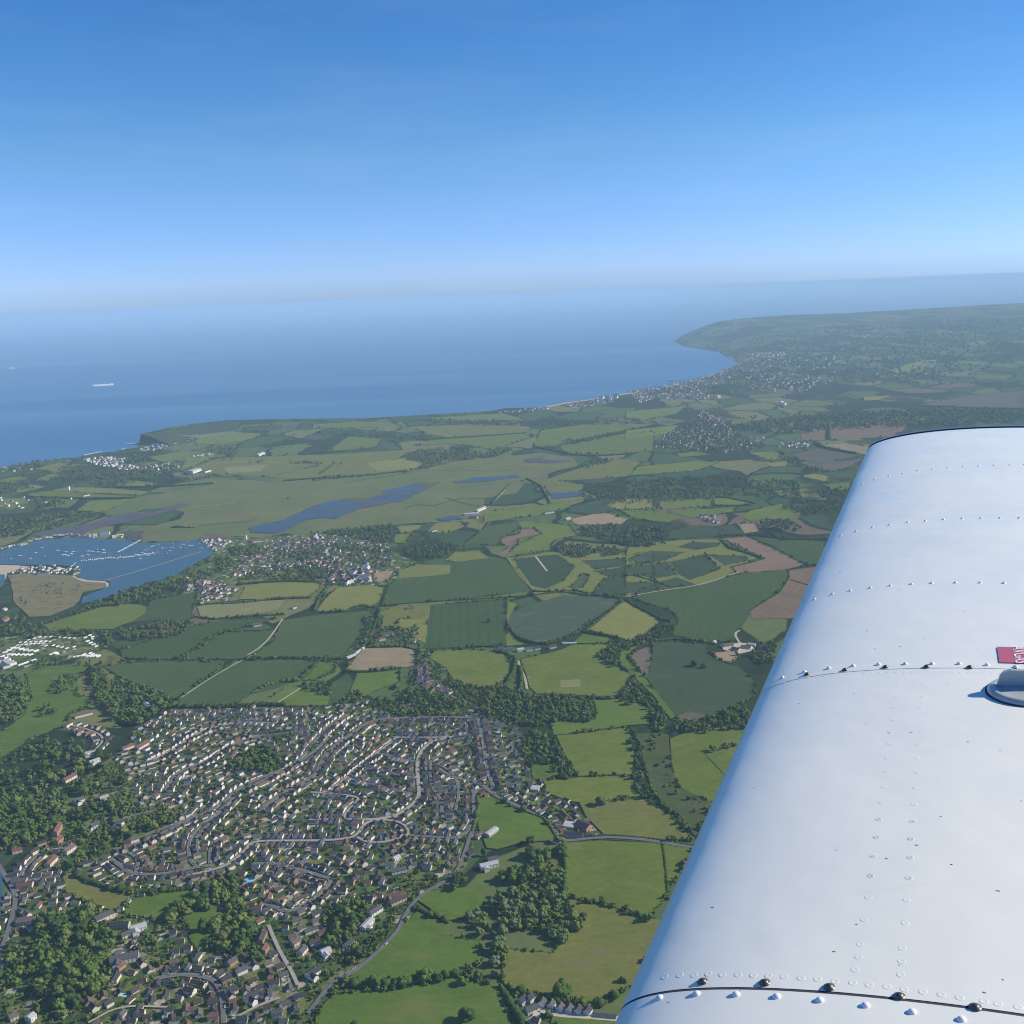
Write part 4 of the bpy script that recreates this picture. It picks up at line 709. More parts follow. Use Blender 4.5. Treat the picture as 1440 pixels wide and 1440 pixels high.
# buildings with a shape or place of their own: label, category, wall, roof, tile, ends of the ridge, width, wall height, ridge height, extras
SPECIAL = [
('long grey barn with a curved sheeted roof standing alone in the paddock','barn','grey','pale','F','380,262 440,218',11,5,2.6,''),('small red-roofed house beside the road left of the grey barn','house','white','red','F','315,270 345,250',8,4.5,2.8,'c'),
('sprawling white mansion among the trees below the grey barn','mansion','white','pale','F','340,462 450,436',10,6,1.2,'w'),('low white annex behind the sprawling white mansion','house','white','grey','F','390,412 450,398',9,4,2,''),
('white house at the top left of the new cottages','house','white','slate','F','590,1320 625,1295',9,5.5,3.5,'c'),('second white house at the top left of the new cottages','house','white','slate','F','640,1305 670,1280',9,5.5,3.5,'c'),
('first white gabled cottage from the left in the straight bottom row','cottage','white','grey','F','722,1340 742,1310',8,5.2,3.4,'c'),('second white gabled cottage from the left in the straight bottom row','cottage','white','grey','F','780,1350 800,1320',8,5.2,3.4,'c'),('third white gabled cottage from the left in the straight bottom row','cottage','white','grey','F','836,1370 856,1340',8,5.2,3.4,'c'),('fourth white gabled cottage from the left in the straight bottom row','cottage','white','grey','F','893,1378 912,1348',8,5.2,3.4,'c'),('fifth white gabled cottage from the left in the straight bottom row','cottage','white','slate','F','950,1386 970,1355',8,5.2,3.4,'c'),('last white gabled cottage in the straight bottom row before the garages','cottage','white','slate','F','1010,1390 1030,1358',8,5.2,3.4,'c'),
('long low grey-roofed stable block at the right of the cottages','outbuilding','white','grey','F','1060,1392 1200,1405',7,3,2,''),('white house facing the yard below the two upper cottages','house','white','grey','F','630,1375 695,1350',9,5,3,'c'),('dark roofed barn at the bottom edge by the cottage yard','barn','buff','slate','F','672,1428 715,1440',10,4,3,''),
('large dark slate roofed hall at the end of the street','hall','brick','slate','F','955,185 1030,215',15,6,4,''),('flat pale-roofed workshop behind the street houses','workshop','buff','pale','F','870,185 935,195',16,4,.6,''),('long red-roofed cottage row at the bend of the street','cottages','brick','red','F','850,110 890,150',9,5,3,'c'),('low dark terrace beside the lane junction','cottages','buff','slate','F','870,250 990,255',9,5,3,'c'),
('flat-roofed grey shed behind the village street gardens','workshop','buff','pale','C','270,1160 315,1165',14,4,.6,''),
('white modern house with flat wings below the trees','house','white','pale','E','945,850 1005,790',9,5,1.4,'w'),('white house with long pale roof above the modern one','house','white','grey','E','990,760 1060,715',10,5,3,'c'),('small white house alone in the trees left of the lane','house','white','slate','E','835,965 880,925',9,5,3,'c'),('large tile-hung house with many brown gables near the lane','house','brick','red','E','1080,660 1200,640',11,6,4,'cw'),('second brown gabled wing house beside the tile-hung house','house','buff','brown','E','1120,690 1215,650',9,5,3.5,'c'),
('white rendered house with black roof in the bottom gardens','house','white','slate','E','595,1155 665,1110',11,5.5,3.5,'cw'),('white house with pale roof and terrace above it','house','white','pale','E','685,1010 740,985',11,5.5,2.5,'w'),('pale villa left of the drive behind the white houses','house','cream','grey','E','545,1010 580,970',10,5,3,'c'),('buff house at the head of the walled garden','house','buff','tan','E','500,950 545,920',9,5,3,'c'),('long white pool house inside the walled garden','outbuilding','white','grey','E','580,870 660,840',7,3,1.6,''),
('big white house with dark slate roof and conservatory at bottom left','house','white','slate','E','205,1310 290,1255',11,6,4,'cw'),('dark brown gabled house above the bottom left white one','house','cream','slate','E','80,1260 150,1230',12,5.5,4,'cw'),('brick house at the top of the bottom left gardens','house','brick','brown','E','290,940 320,870',10,5.5,3.5,'c'),('second brick house under the tall tree belt','house','brick','red','E','310,1000 335,960',9,5,3.2,'c'),('house with a dark roof below the walled garden drive','house','white','brown','E','355,1200 420,1190',10,5.5,3.4,'c'),
('white house across the lane from the small east cottages','house','white','grey','E','1130,490 1220,470',9,5,3,'c'),('long white bungalow at the end of the hedged garden path','house','white','pale','E','1140,405 1175,385',8,3,2,''),('brown roofed house with cream gable beside the cul-de-sac mouth','house','cream','brown','E','880,510 960,500',9,5,3.2,'cw'),('white gabled house near the top of the hedged garden path','house','white','slate','E','1310,430 1355,420',9,5.5,3.4,'cw'),
('large grey-roofed barn complex below the olive paddock','barn','cream','grey','D','605,800 715,750',13,6,3.5,''),('long buff block with dark roof beside the lower paddock','house','buff','slate','D','700,830 820,825',10,5.5,3,'c'),('broad pale-roofed hotel wing below the lower paddock','hotel','white','pale','D','830,860 930,830',12,6,2.5,'w'),('second pale-roofed house beside the hotel wing','house','cream','grey','D','770,900 840,870',10,5,3,'c'),('big white and grey country house in the bottom left trees','house','white','grey','D','700,1060 880,1020',14,6.5,3.5,'cw'),('white chapel-like house left of the wooded hill','house','white','grey','D','550,215 630,185',10,5.5,4,'cw'),('white gabled villa on the wooded hill','house','white','slate','D','720,215 770,175',11,6,4,'cw'),('grey-roofed white villa in the upper wooded gardens','house','white','grey','D','470,50 530,25',11,5.5,3,'w'),('pale flat house in the upper wooded gardens','house','white','pale','D','635,25 690,10',10,5,1.5,''),
('tall narrow red-brick house above the seafront village','house','brick','red','D','345,260 380,200',9,8,4,'c'),('second tall brick house above the seafront village','house','brick','red','D','355,310 390,280',9,7,3.5,'c'),('cream rendered church hall in the seafront village','hall','cream','tan','D','410,370 470,330',10,6,4,'c'),('low red-roofed building beside the seawall','house','pink','red','D','80,360 140,345',9,4.5,3,'c'),('pink villa by the seafront bend','house','pink','red','D','300,450 350,400',10,5.5,3.5,'c'),('tan flat-roofed block beyond the seawall','house','buff','tan','D','110,810 225,795',12,6,1,''),('red-roofed row above the seawall promenade','house','pink','red','D','110,580 210,570',9,5,3,'c'),('grey seafront pavilion at the start of the promenade','house','buff','grey','D','75,550 170,540',11,4,1.5,''),('white domed house at the bottom left corner','house','white','pale','D','180,1430 215,1400',10,6,2,''),('buff house at the bottom left corner','house','buff','tan','D','60,1420 110,1395',10,5,3,'c'),
('white farmhouse cluster head by the marsh track','farmhouse','white','pale','M','640,1035 700,1030',14,6,3,''),('second white farm building by the marsh track','barn','white','pale','M','690,1020 725,1005',14,6,3,''),('grey farm shed by the marsh track','barn','buff','grey','M','660,1045 695,1047',14,5,3,''),('white farm on the rise right of the marsh track','farmhouse','white','grey','M','975,1028 1015,1022',14,6,3,'c'),('small white house left of the marsh farm','house','white','grey','M','500,1105 520,1100',10,5,3,'c'),('long farm shed under the east wood','barn','buff','pale','M','1065,1055 1085,1050',12,5,3,''),
('big pale hangar with a curved roof beside the airfield','hangar','white','pale','L','795,860 840,845',40,9,6,''),('second pale hangar right of the big one','hangar','white','grey','L','855,855 880,848',34,8,4,''),('white clubhouse across the airfield','clubhouse','white','pale','L','1085,785 1110,775',24,7,5,''),('white windmill-like tower house among the farm fields','tower','white','grey','H','578,1255 586,1255',9,16,4,''),('cream farmhouse right of the windmill-like tower','farmhouse','cream','brown','H','700,1310 755,1300',12,6,4,'c'),('small white cottage below the windmill-like tower','house','white','grey','H','585,1332 605,1332',9,5,3,''),('white farmhouse among the left trees','farmhouse','white','grey','H','340,1370 395,1360',12,6,3,''),('white cottage at the edge of the left trees','house','white','grey','H','170,1412 200,1405',10,5,3,''),
('white seamark tower by the village shore','tower','white','pale','K','633,832 642,832',6,14,3,''),('red-roofed quay house beside the seamark tower','house','pink','tan','K','690,860 760,850',10,6,4,''),('blue-roofed boatshed on the far quay','boatshed','white','blue','J','850,312 925,305',22,6,3,''),('yellow-green shed at the end of the far quay','boatshed','white','lime','J','950,330 1045,320',14,5,2,''),('white sailing club on the far quay','clubhouse','white','pale','J','720,325 790,318',12,6,2,''),
('grey boatyard shed on the sand spit','boatshed','white','grey','J','320,650 420,640',16,5,2,''),('white boatyard shed on the sand spit','boatshed','white','pale','J','450,635 510,605',12,5,2,''),('second white shed at the head of the spit','boatshed','white','grey','J','530,620 600,600',10,4.5,2,''),
('huge flat-roofed white hall in the holiday park','hall','white','pale','J','-40,1380 100,1420',26,6,1,''),('long grey block behind the flat-roofed hall','block','white','grey','J','0,1370 60,1440',16,6,1,''),('red brick house by the dunes','house','brick','red','J','15,1060 60,1030',14,7,4,'c'),('blue-roofed bungalow in the trees by the dunes','house','white','pale','J','25,955 50,945',12,4,2.5,''),
('tan farm barn at the yard by the wing','barn','buff','tan','C','1345,360 1400,352',14,5,3,''),('dark farm shed at the yard by the wing','barn','buff','slate','C','1400,375 1440,385',14,5,3,''),('long cream barn behind the yard by the wing','barn','cream','tan','C','1450,366 1505,372',12,5,3,''),('white shed at the top of the yard by the wing','shed','white','pale','C','1490,348 1530,354',10,4,2,''),('grey-roofed house in the trees by the wing yard','farmhouse','cream','grey','C','1545,395 1585,400',10,5,3,'c'),('small white cottage at the field gate','house','white','pale','C','1290,338 1305,333',8,3.5,2,''),('long pale poultry shed above the cricket meadow','shed','buff','pale','C','445,343 522,342',9,3,1.6,''),
('white cottage first from the left in the field-side row','cottage','white','grey','C','85,375 115,372',8,4.5,3,'c'),('cream cottage second from the left in the field-side row','cottage','cream','tan','C','130,378 165,375',8,4.5,3,'c'),('white house in the middle of the field-side row','house','white','pale','C','190,385 225,380',9,5,3,'c'),('white bungalow right of the middle of the field-side row','house','white','grey','C','240,382 275,376',9,4,3,'c'),('white house at the right end of the field-side row','house','white','slate','C','285,375 320,370',9,5,3,'c'),('brown roofed house under the trees of the field-side row','house','buff','brown','C','370,370 405,362',9,5,3,'c'),
('white greenhouse range beside the tan field','greenhouse','white','pale','B','590,425 640,405',9,3,1.5,''),('long white shed right of the greenhouse range','shed','white','pale','B','640,400 685,368',7,3,1.5,''),('white house hidden above the tan field','house','white','grey','B','800,295 855,288',10,5,3,'c'),('pink roofed house hidden above the tan field','house','cream','red','B','770,325 805,318',10,5,3,'c'),('white farmhouse left of the striped crop','farmhouse','white','red','B','965,335 995,320',10,5,3.5,'c'),('white stable beside the lush paddock','shed','white','pale','B','800,490 830,487',7,3,2,''),('buff barn in the small meadow above the trees','barn','buff','tan','B','925,148 970,143',12,4,3,''),('small white house beyond the yellow meadow','house','white','grey','B','285,145 305,140',9,5,3,'c'),
('pink house in the hedged yard among the crops','house','cream','red','B','65,245 110,238',11,5,3.5,'c'),('long white estate barn in the big park wood','house','white','pale','A','815,680 850,715',9,5,2,''),('cream lodge on the parkland edge','house','cream','tan','A','420,760 520,735',10,5,3,'c'),('cream house with a white gable below the park','house','cream','brown','A','365,815 400,795',10,5.5,3.5,'c'),('big red-roofed house below the park','house','buff','red','A','420,850 470,835',12,5.5,3.5,'cw'),('white flat villa in the wooded hill gardens','house','white','pale','A','480,970 530,960',11,5,1.5,'w'),('second white villa in the wooded hill gardens','house','white','pale','A','505,1020 560,1000',10,5,2,'w'),('cream house with red chimney in the wooded hill gardens','house','cream','red','A','360,1125 425,1090',10,5.5,3.5,'c'),('red-roofed house at the west end of the estate','house','pink','red','A','770,940 830,905',10,5,3.5,'c'),('long red-roofed row near the estate entrance','cottages','pink','red','A','690,945 750,920',8,5,3,'c'),
]
M['r_blue'] = plain('roof_blue', (0.08, 0.22, 0.55), .6, .2); M['r_lime'] = plain('roof_lime', (0.6, 0.62, 0.3), .6, .2); M['w_grey'] = plain('wall_grey', (0.38, 0.4, 0.41))
n_special = 0
for lab, cat, wc, rc, tl, s, Wd, H, RHt, ex in SPECIAL:
    a, b = [p[:2] for p in pts(tl, s)]; L = max(float(np.hypot(*(b-a))), Wd*.8); L = min(L, 80); c = (a+b)/2; rz = math.atan2(*(b-a)[::-1])
    h = empty(cat if cat not in ('cottages', 'block') else 'house', (c[0], c[1], 0.15), rz, lab, cat)
    wmb, rmb = MB(), MB()
    if 'curved' in lab:   # barrel roof
        n = 10; prof = [(-Wd/2*math.cos(math.pi*i/n), H+RHt*math.sin(math.pi*i/n)) for i in range(n+1)]
        wmb.box(-L/2, L/2, -Wd/2, Wd/2, 0, H); V = [(sx*(L/2+.3), y*1.04, z+.1) for sx in (-1, 1) for y, z in prof]; n1 = n+1
        rmb.add(V, [(i+1, i, n1+i, n1+i+1) for i in range(n)] + [tuple(range(n1)), tuple(range(2*n1-1, n1-1, -1))])
    else:
        gable(wmb, L, Wd, H, RHt); roof(rmb, L, Wd, H, RHt)
    if 'w' in ex:
        wl = Wd*.8; gable(wmb, wl, Wd*.7, H*.97, RHt*.8, -L*.25, -Wd/2-wl/2+1.5, True); roof(rmb, wl, Wd*.7, H*.97, RHt*.8, -L*.25, -Wd/2-wl/2+1.5, True)
    w = wmb.build('wall', M['w_'+wc], h); r = rmb.build('roof', M['r_'+rc], h)
    if 'c' in ex:
        q = MB(); q.box(L*.25-.5, L*.25+.5, -.5, .5, H+RHt*.7, H+RHt+1.4); q.box(L*.25-.6, L*.25+.6, -.6, .6, H+RHt+1.4, H+RHt+1.6); q.build('chimney', M['w_brick'], r)
    dist = np.hypot(*c)
    if dist < 2050 and cat not in ('greenhouse',):
        nwin = max(2, int(L/4.5))
        for z in ([1.0, 3.4] if H > 4.4 else [1.0]):
            for sy in (-1, 1):
                for i in range(nwin):
                    wx = -L/2 + (i+.5)*L/nwin
                    if z < 2 and i == nwin//2 and sy < 0: continue
                    if 'w' in ex and sy < 0 and abs(wx+L*.25) < Wd*.35+.7: continue
                    o = link_part('window', WIN[0], h); o.location = (wx, sy*Wd/2, z); link_part('sill', SILL[0], o)
            for sx in (-1, 1):
                o = link_part('window', WIN[1], h); o.location = (sx*L/2, Wd*.18, z); link_part('sill', SILL[1], o)
        d = link_part('door', DOOR, h); d.location = (-L/2 + (nwin//2+.5)*L/nwin, -Wd/2, 0)
    k_ = max(1, int(L/9))
    for i in range(k_): q = c + (b-a)/max(np.hypot(*(b-a)), 1)*((i+.5)/k_-.5)*L; OCC.put(q[0], q[1], Wd*.5+6.5)
    n_special += 1
# street by street
def in_any(x, y, polys):
    return any(inside([(x, y)], p)[0] for p in polys)
solid_fields = [p for mt, p in FIELD_POLYS if np.hypot(*np.mean(p, axis=0)) < 3500]
woods_near = [p for nm, p, sp in WOODPOLY if sp < 15.5 and np.hypot(*np.mean(p, axis=0)) < 3500]
houses = []   # x, y, yaw, zone
for nm, P, w, hs in ROADP:
    if not hs: continue
    sp, sb = hs; Q = np.array(densify(P, 1.0)); seg = np.r_[0, np.cumsum(np.linalg.norm(np.diff(Q, axis=0), axis=1))]; T = np.gradient(Q, axis=0)
    for side in (1, -1):
        s_ = random.uniform(2, sp)
        while s_ < seg[-1]-2:
            i = min(int(np.searchsorted(seg, s_)), len(Q)-1); t = T[i]/max(np.linalg.norm(T[i]), 1e-9); nrm = np.array([-t[1], t[0]])*side
            p = Q[i] + nrm*(w/2 + sb - 3 + random.uniform(-.8, .8)); s_ += sp*random.uniform(.9, 1.25)
            if near_road(p[0], p[1], 6.5+w*.25) or not OCC.free(p[0], p[1], min(sp*.86, 9.5)): continue
            if in_any(p[0], p[1], solid_fields) or in_any(p[0], p[1], woods_near) or in_any(p[0], p[1], WATER_POLYS): continue
            OCC.put(p[0], p[1], min(sp*.86, 9.5))
            yaw = math.atan2(nrm[1], nrm[0]) + (0 if random.random() < .62 else math.pi/2) + random.uniform(-.06, .06)
            houses.append([p[0], p[1], yaw, nm])
town_poly = [p[:2] for p in pts('W', TOWN[0].split(' ', 1)[1])]
a = np.array(town_poly); RN2 = np.random.default_rng(3)
for q in RN2.uniform(a.min(0), a.max(0), (26000, 2)):
    if not inside([q], town_poly)[0] or not OCC.free(q[0], q[1], 15.5) or near_road(q[0], q[1], 9): continue
    if in_any(*q, solid_fields) or in_any(*q, woods_near) or in_any(*q, WATER_POLYS): continue
    best = min(ROADP, key=lambda r: np.min(np.sum((np.array(r[1])-q)**2, axis=1)) if r[3] else 1e18); Pn = np.array(best[1]); i = int(np.argmin(np.sum((Pn-q)**2, axis=1)))
    d = Pn[i]-q
    if np.hypot(*d) > 90: continue
    OCC.put(q[0], q[1], 12); houses.append([q[0], q[1], math.atan2(d[1], d[0]) + random.choice([0, math.pi/2]), best[0]])
print('HOUSES', len(houses), 'special', n_special)
H_ = np.array([h[:2] for h in houses]); hp = project(np.column_stack([H_, np.zeros(len(H_))]))
vis = (hp[:, 0] > -12) & (hp[:, 0] < 1452) & (hp[:, 1] < 1452)
order = np.argsort(np.hypot(H_[:, 0], H_[:, 1]) + np.where(vis, 0, 1e6)); N_IND = 300 - n_special
keep = order[:N_IND]; rest = [i for i in order[N_IND:] if vis[i]]
zones = {}
for i in keep: zones.setdefault(houses[i][3], []).append(i)
typs = ['bungalow', 'bungalow', 'chalet', 'cottage', 'semi', 'villa', 'bungalow']
TW = {'bungalow': 'bungalow', 'chalet': 'chalet bungalow', 'cottage': 'cottage', 'semi': 'wide house', 'villa': 'gabled house', 'terrace': 'terraced house'}
near40 = set(order[:46].tolist()); spec_h = {}
for z, ids in zones.items():
    ids.sort(key=lambda i: hp[i][0])
    for n_, i in enumerate(ids):
        x, y, yaw, _ = houses[i]; tp = 'terrace' if z in ('the long straight street', 'the terrace road') else random.choice(typs); wc, rc = random.choice(WALLS), random.choice(ROOFS)
        lab = f"{W_ADJ[wc]} {TW[tp]}, {R_ADJ[rc]} roof, {ordinal(n_+1)} from left along {z}"
        make_house(x, y, yaw, tp, wc, rc, lab, 'house', 'houses along '+z, i in near40, random.uniform(.9, 1.05)); spec_h[i] = (tp, wc, rc)
# the remaining houses of the estate and the far towns and villages: one mass
class Mass:
    def __init__(s): s.V, s.F, s.m, s.n = [], [], [], 0
    def house(s, x, y, z, yaw, L, W, H, RHt, wm, rm):
        c, t = math.cos(yaw), math.sin(yaw); l, w = L/2, W/2
        V = np.array([(-l,-w,0),(l,-w,0),(l,w,0),(-l,w,0),(-l,-w,H),(l,-w,H),(l,w,H),(-l,w,H),(-l-.4,-w-.4,H-.1),(l+.4,-w-.4,H-.1),(l+.4,w+.4,H-.1),(-l-.4,w+.4,H-.1),(-l-.4,0,H+RHt),(l+.4,0,H+RHt),(-l,0,H+RHt-.15),(l,0,H+RHt-.15)])
        V = np.column_stack([x+V[:, 0]*c-V[:, 1]*t, y+V[:, 0]*t+V[:, 1]*c, z+V[:, 2]]); b = s.n
        s.V.append(V); s.n += 16
        for f, mi in (((0,1,5,4),wm),((2,3,7,6),wm),((1,2,6,5),wm),((3,0,4,7),wm),((5,6,15,15),wm),((7,4,14,14),wm),((8,9,13,12),rm),((10,11,12,13),rm)):
            f = tuple(dict.fromkeys(f)); s.F.append(tuple(b+q for q in f)); s.m.append(mi)
MASS = Mass(); mats = [M['w_'+c] for c in ('white', 'cream', 'buff', 'brick', 'pink')] + [M['r_'+c] for c in ('brown', 'grey', 'slate', 'red', 'pale', 'tan')]
for i in rest:
    x, y, yaw, z = houses[i]
    MASS.house(x, y, 0, yaw, random.uniform(9, 12.5), random.uniform(7, 8.2), random.choice([2.7, 2.8, 5]), 2.8, random.choice([0, 1, 1, 2, 0, 0, 1, 3]), 5+random.choice([0, 0, 1, 2, 0, 2, 1, 0, 5, 3]))
def scatter(tl, s, n, big=1.0, bright=.6, sep=14, zoff=0):
    poly = [p[:2] for p in pts(tl, s)]; a = np.array(poly); g = Grid(max(30, sep*1.2)); c = 0
    yaw0 = random.uniform(0, 3)
    for q in RN2.uniform(a.min(0), a.max(0), (n*6, 2)):
        if c >= n: break
        if not inside([q], poly)[0] or not g.free(q[0], q[1], sep): continue
        g.put(q[0], q[1], sep); c += 1; k = random.uniform(.8, 1.3)*big; br = random.random() < bright
        MASS.house(q[0], q[1], float(height(q[0], q[1])), yaw0 + random.choice([0, 1.57]) + random.uniform(-.4, .4), 12*k, 8.5*k, 5.5*k, 3*k, random.choice([0, 0, 1]) if br else random.choice([2, 3, 4]), 5+(random.choice([4, 4, 5]) if br and random.random() < .4 else random.choice([0, 1, 2, 3])))
for a_ in [('K','240,835 480,830 500,860 380,930 300,890',60,.9,.7), ('K','560,1100 760,1030 1000,985 1440,915 1440,830 1100,820 860,830 760,930 540,1040',140,.85,.2), ('K','480,1150 700,1090 960,1040 1440,955 1440,1010 1100,1060 700,1130',60,1,.5), ('K','110,1170 260,1165 330,1260 120,1260',34,.9,.3), ('K','270,1190 400,1180 560,1280 380,1340 240,1380 270,1280',55,.9,.2), ('K','1250,980 1440,930 1440,1210 1330,1200 1220,1130',40,1,.4),
           ('M','-20,1150 130,1115 300,1130 340,1240 240,1330 60,1330 -20,1280',160,.85,.15), ('M','70,1290 240,1250 240,1320 70,1330',30,1.5,.95), ('M','0,1110 90,1150 90,1190 0,1190',20,1,.5),
           ('L','350,800 440,790 540,795 500,830 420,830',70,1.2,.95,18), ('L','460,810 600,830 740,815 760,835 640,848 500,842',90,1.1,.7,18), ('L','580,760 680,725 760,712 830,708 790,725 700,748 640,765',80,1.1,.8,16), ('L','60,440 100,440 100,460 40,460',2,1,.5),
           ('Q','0,442 150,418 290,385 405,345 400,385 300,430 250,470 90,460 60,450',520,1.3,.3,24), ('Q','90,450 250,455 360,460 300,468 160,470',40,1.9,.95,30), ('Q','60,440 150,420 230,400 300,383 400,346 400,356 290,394 160,428',90,1.7,.9,22), ('Q','340,290 420,330 470,300 560,300 640,320 560,350 420,370 400,340',300,1.3,.22,30), ('Q','440,305 580,300 570,320 470,315',30,2.2,1,40), ('Q','520,330 760,310 800,340 660,365',60,1.7,.6,45), ('Q','430,360 600,370 760,400 640,440 450,440',110,1.5,.45,50),
           ('Q','100,640 130,600 230,560 280,505 370,560 390,600 480,640 360,660 240,650',330,1.0,.12,17), ('Q','300,570 330,555 330,575 310,580',5,1.8,1,12), ('Q','440,610 500,600 500,625 450,630',14,1.4,1,14), ('Q','540,625 660,622 660,640 560,645',26,1.1,.5,14), ('Q','1060,345 1110,342 1110,355 1070,356',6,2.6,.9,40), ('Q','560,484 575,482 575,496 562,496',2,2.4,1,20), ('Q','610,260 1300,200 1440,330 1100,420 760,400',110,1.6,.6,120), ('Q','270,890 340,892 345,915 280,915',16,1.1,.5,14),
           ('M','780,600 1000,575 990,590 800,605',30,1.2,.7,30), ('M','1060,570 1200,545 1280,535 1260,560 1100,585',110,1.1,.35,20), ('M','1200,545 1290,535 1290,543 1205,550',5,3.0,1,40), ('M','1330,515 1440,500 1440,545 1380,560',70,1.3,.5,22),
           ('J','60,640 240,590 460,570 600,600 560,640 240,650',40,.8,.8,9), ('J','630,320 830,315 800,345 650,335',26,1,.85,11), ('J','940,318 1040,315 1040,340 960,340',8,1,.9,11), ('J','0,0 240,0 240,90 0,90',10,1,.8,40), ('H','0,1060 300,1070 280,1100 0,1110',8,1.2,.8,60), ('L','820,780 900,775 890,790 800,790',8,1.2,.6,30)]:
    scatter(*a_)
# sheds, garages and glasshouses in the back gardens
nh = len(MASS.V); SHED = Mass(); tp0 = [p[:2] for p in pts('W', TOWN[0].split(' ', 1)[1])]
for i in RN2.permutation(len(houses)):
    if not vis[i]: continue
    for _ in range(RN2.integers(0, 3)):
        x, y, yaw, z = houses[i]; a_, r_ = RN2.uniform(0, 6.28), RN2.uniform(8.0, 13.0); sx, sy = x+r_*math.cos(a_), y+r_*math.sin(a_)
        if near_road(sx, sy, 4.5) or in_any(sx, sy, solid_fields) or not OCC.free(sx, sy, 0) or any((h[0]-sx)**2+(h[1]-sy)**2 < 7.2**2 for p_ in (-1, 0, 1) for q_ in (-1, 0, 1) for h in OCC.d.get((int(sx//24)+p_, int(sy//24)+q_), ())): continue
        SHED.house(sx, sy, .1, yaw + RN2.choice([0, 1.571]), RN2.uniform(2.5, 5.5), RN2.uniform(2.2, 3), RN2.uniform(1.9, 2.4), .6, int(RN2.choice([0, 0, 1, 2])), int(RN2.choice([9, 6, 5, 9, 10])))
tag(mesh_obj('garden_sheds', np.concatenate(SHED.V), SHED.F, mats, midx=SHED.m), 'small pale sheds, garages and glasshouses scattered in the back gardens', 'sheds', kind='stuff')
tag(mesh_obj('distant_houses', np.concatenate(MASS.V), MASS.F, mats, midx=MASS.m), 'mass of small pale and dark roofed houses in the far streets, villages and seaside towns', 'houses', kind='stuff')
# ------------------------------------------------------------------ now the trees are planted round the houses
def garden_trees():
    out = []
    for t in TOWN[:2]:
        tl, s = t.split(' ', 1); poly = [p[:2] for p in pts(tl, s)]; a = np.array(poly); n = int(np.prod(a.max(0)-a.min(0))/36)
        for q in RN2.uniform(a.min(0), a.max(0), (n, 2)):
            if not inside([q], poly)[0] or near_road(q[0], q[1], 4.6) or not OCC.free(q[0], q[1], 0) : continue
            out.append(q)
    return out
class Free2(Grid): pass
bush = []
for q in garden_trees():
    d = RN2.choice([2.0, 3.0, 4.0, 5.2, 6.8, 9.0], p=[.14, .2, .25, .2, .13, .08])
    ok = True; i, j = int(q[0]//24), int(q[1]//24)
    for a_ in (-1, 0, 1):
        for b_ in (-1, 0, 1):
            for h in OCC.d.get((i+a_, j+b_), ()):
                if (h[0]-q[0])**2+(h[1]-q[1])**2 < (5.2+d*.4)**2: ok = False
    if ok and not in_any(*q, solid_fields): bush.append((q[0], q[1], d))
cand = [c for c in cand if not near_road(c[2], c[3], 3.4) and not any((h[0]-c[2])**2+(h[1]-c[3])**2 < (6.0+c[4]*.36)**2 for a_ in (-1, 0, 1) for b_ in (-1, 0, 1) for h in OCC.d.get((int(c[2]//24)+a_, int(c[3]//24)+b_), ()))]
for lab, tl, s, d in LONE:
    p = at(*px(tl, s)[0]); make_tree(p, d*1.25, lab, None, random.choice(['leaf_dark', 'leaf_mid']) if 'dark' in lab else 'leaf_light' if 'light' in lab or 'pale' in lab else 'leaf_mid', random.choice([0, 2, 4, 5]), random.uniform(.9, 1.05))
C_ = np.array([(c[2], c[3], c[4]) for c in cand]); cp = project(np.column_stack([C_[:, :2], np.zeros(len(C_))]))
vis = (cp[:, 0] > -15) & (cp[:, 0] < 1455) & (cp[:, 1] < 1465)
app = np.where(vis, C_[:, 2]/np.sqrt(C_[:, 0]**2+C_[:, 1]**2+ALT**2), 0); order = np.argsort(-app); n_ind = 300-len(LONE)
keep = order[:n_ind]; rest_t = [i for i in order[n_ind:] if vis[i] and cp[i][1] > 380]
zones = {}
for i in keep: zones.setdefault(cand[i][1], []).append(i)
for z, ids in zones.items():
    ys = sorted(cp[i][1] for i in ids); n = len(ids); ranks = 1 if n < 12 else 2 if n < 40 else 3
    cuts = [ys[int(n*(k+1)/ranks)-1] for k in range(ranks)]; names = {1: [''], 2: ['back rank of ', 'front rank of '], 3: ['back rank of ', 'middle rank of ', 'front rank of ']}[ranks]
    for k in range(ranks):
        sub = sorted([i for i in ids if cp[i][1] <= cuts[k] and (k == 0 or cp[i][1] > cuts[k-1])], key=lambda i: cp[i][0])
        for n_, i in enumerate(sub):
            look, mt = random.choice(LOOKS[:3] if random.random() < .9 else LOOKS)
            if 'lone wood' in z: look, mt = random.choice([('silvery green', 'leaf_silver'), ('silvery green', 'leaf_silver'), LOOKS[2]])
            elif 'tall tree belt' in z: look, mt = LOOKS[3] if random.random() < .6 else LOOKS[1]
            size = 'small' if cand[i][4] < 10 else 'large' if cand[i][4] > 13 else 'medium'
            make_tree((cand[i][2], cand[i][3]), cand[i][4], f"{look} tree, {ordinal(n_+1)} from left, {names[k]}{z}", 'trees of '+z, mt, random.randrange(6), random.uniform(.9, 1.15))
print('TREES individual', len(keep), 'mass', len(rest_t), 'bushes', len(bush))
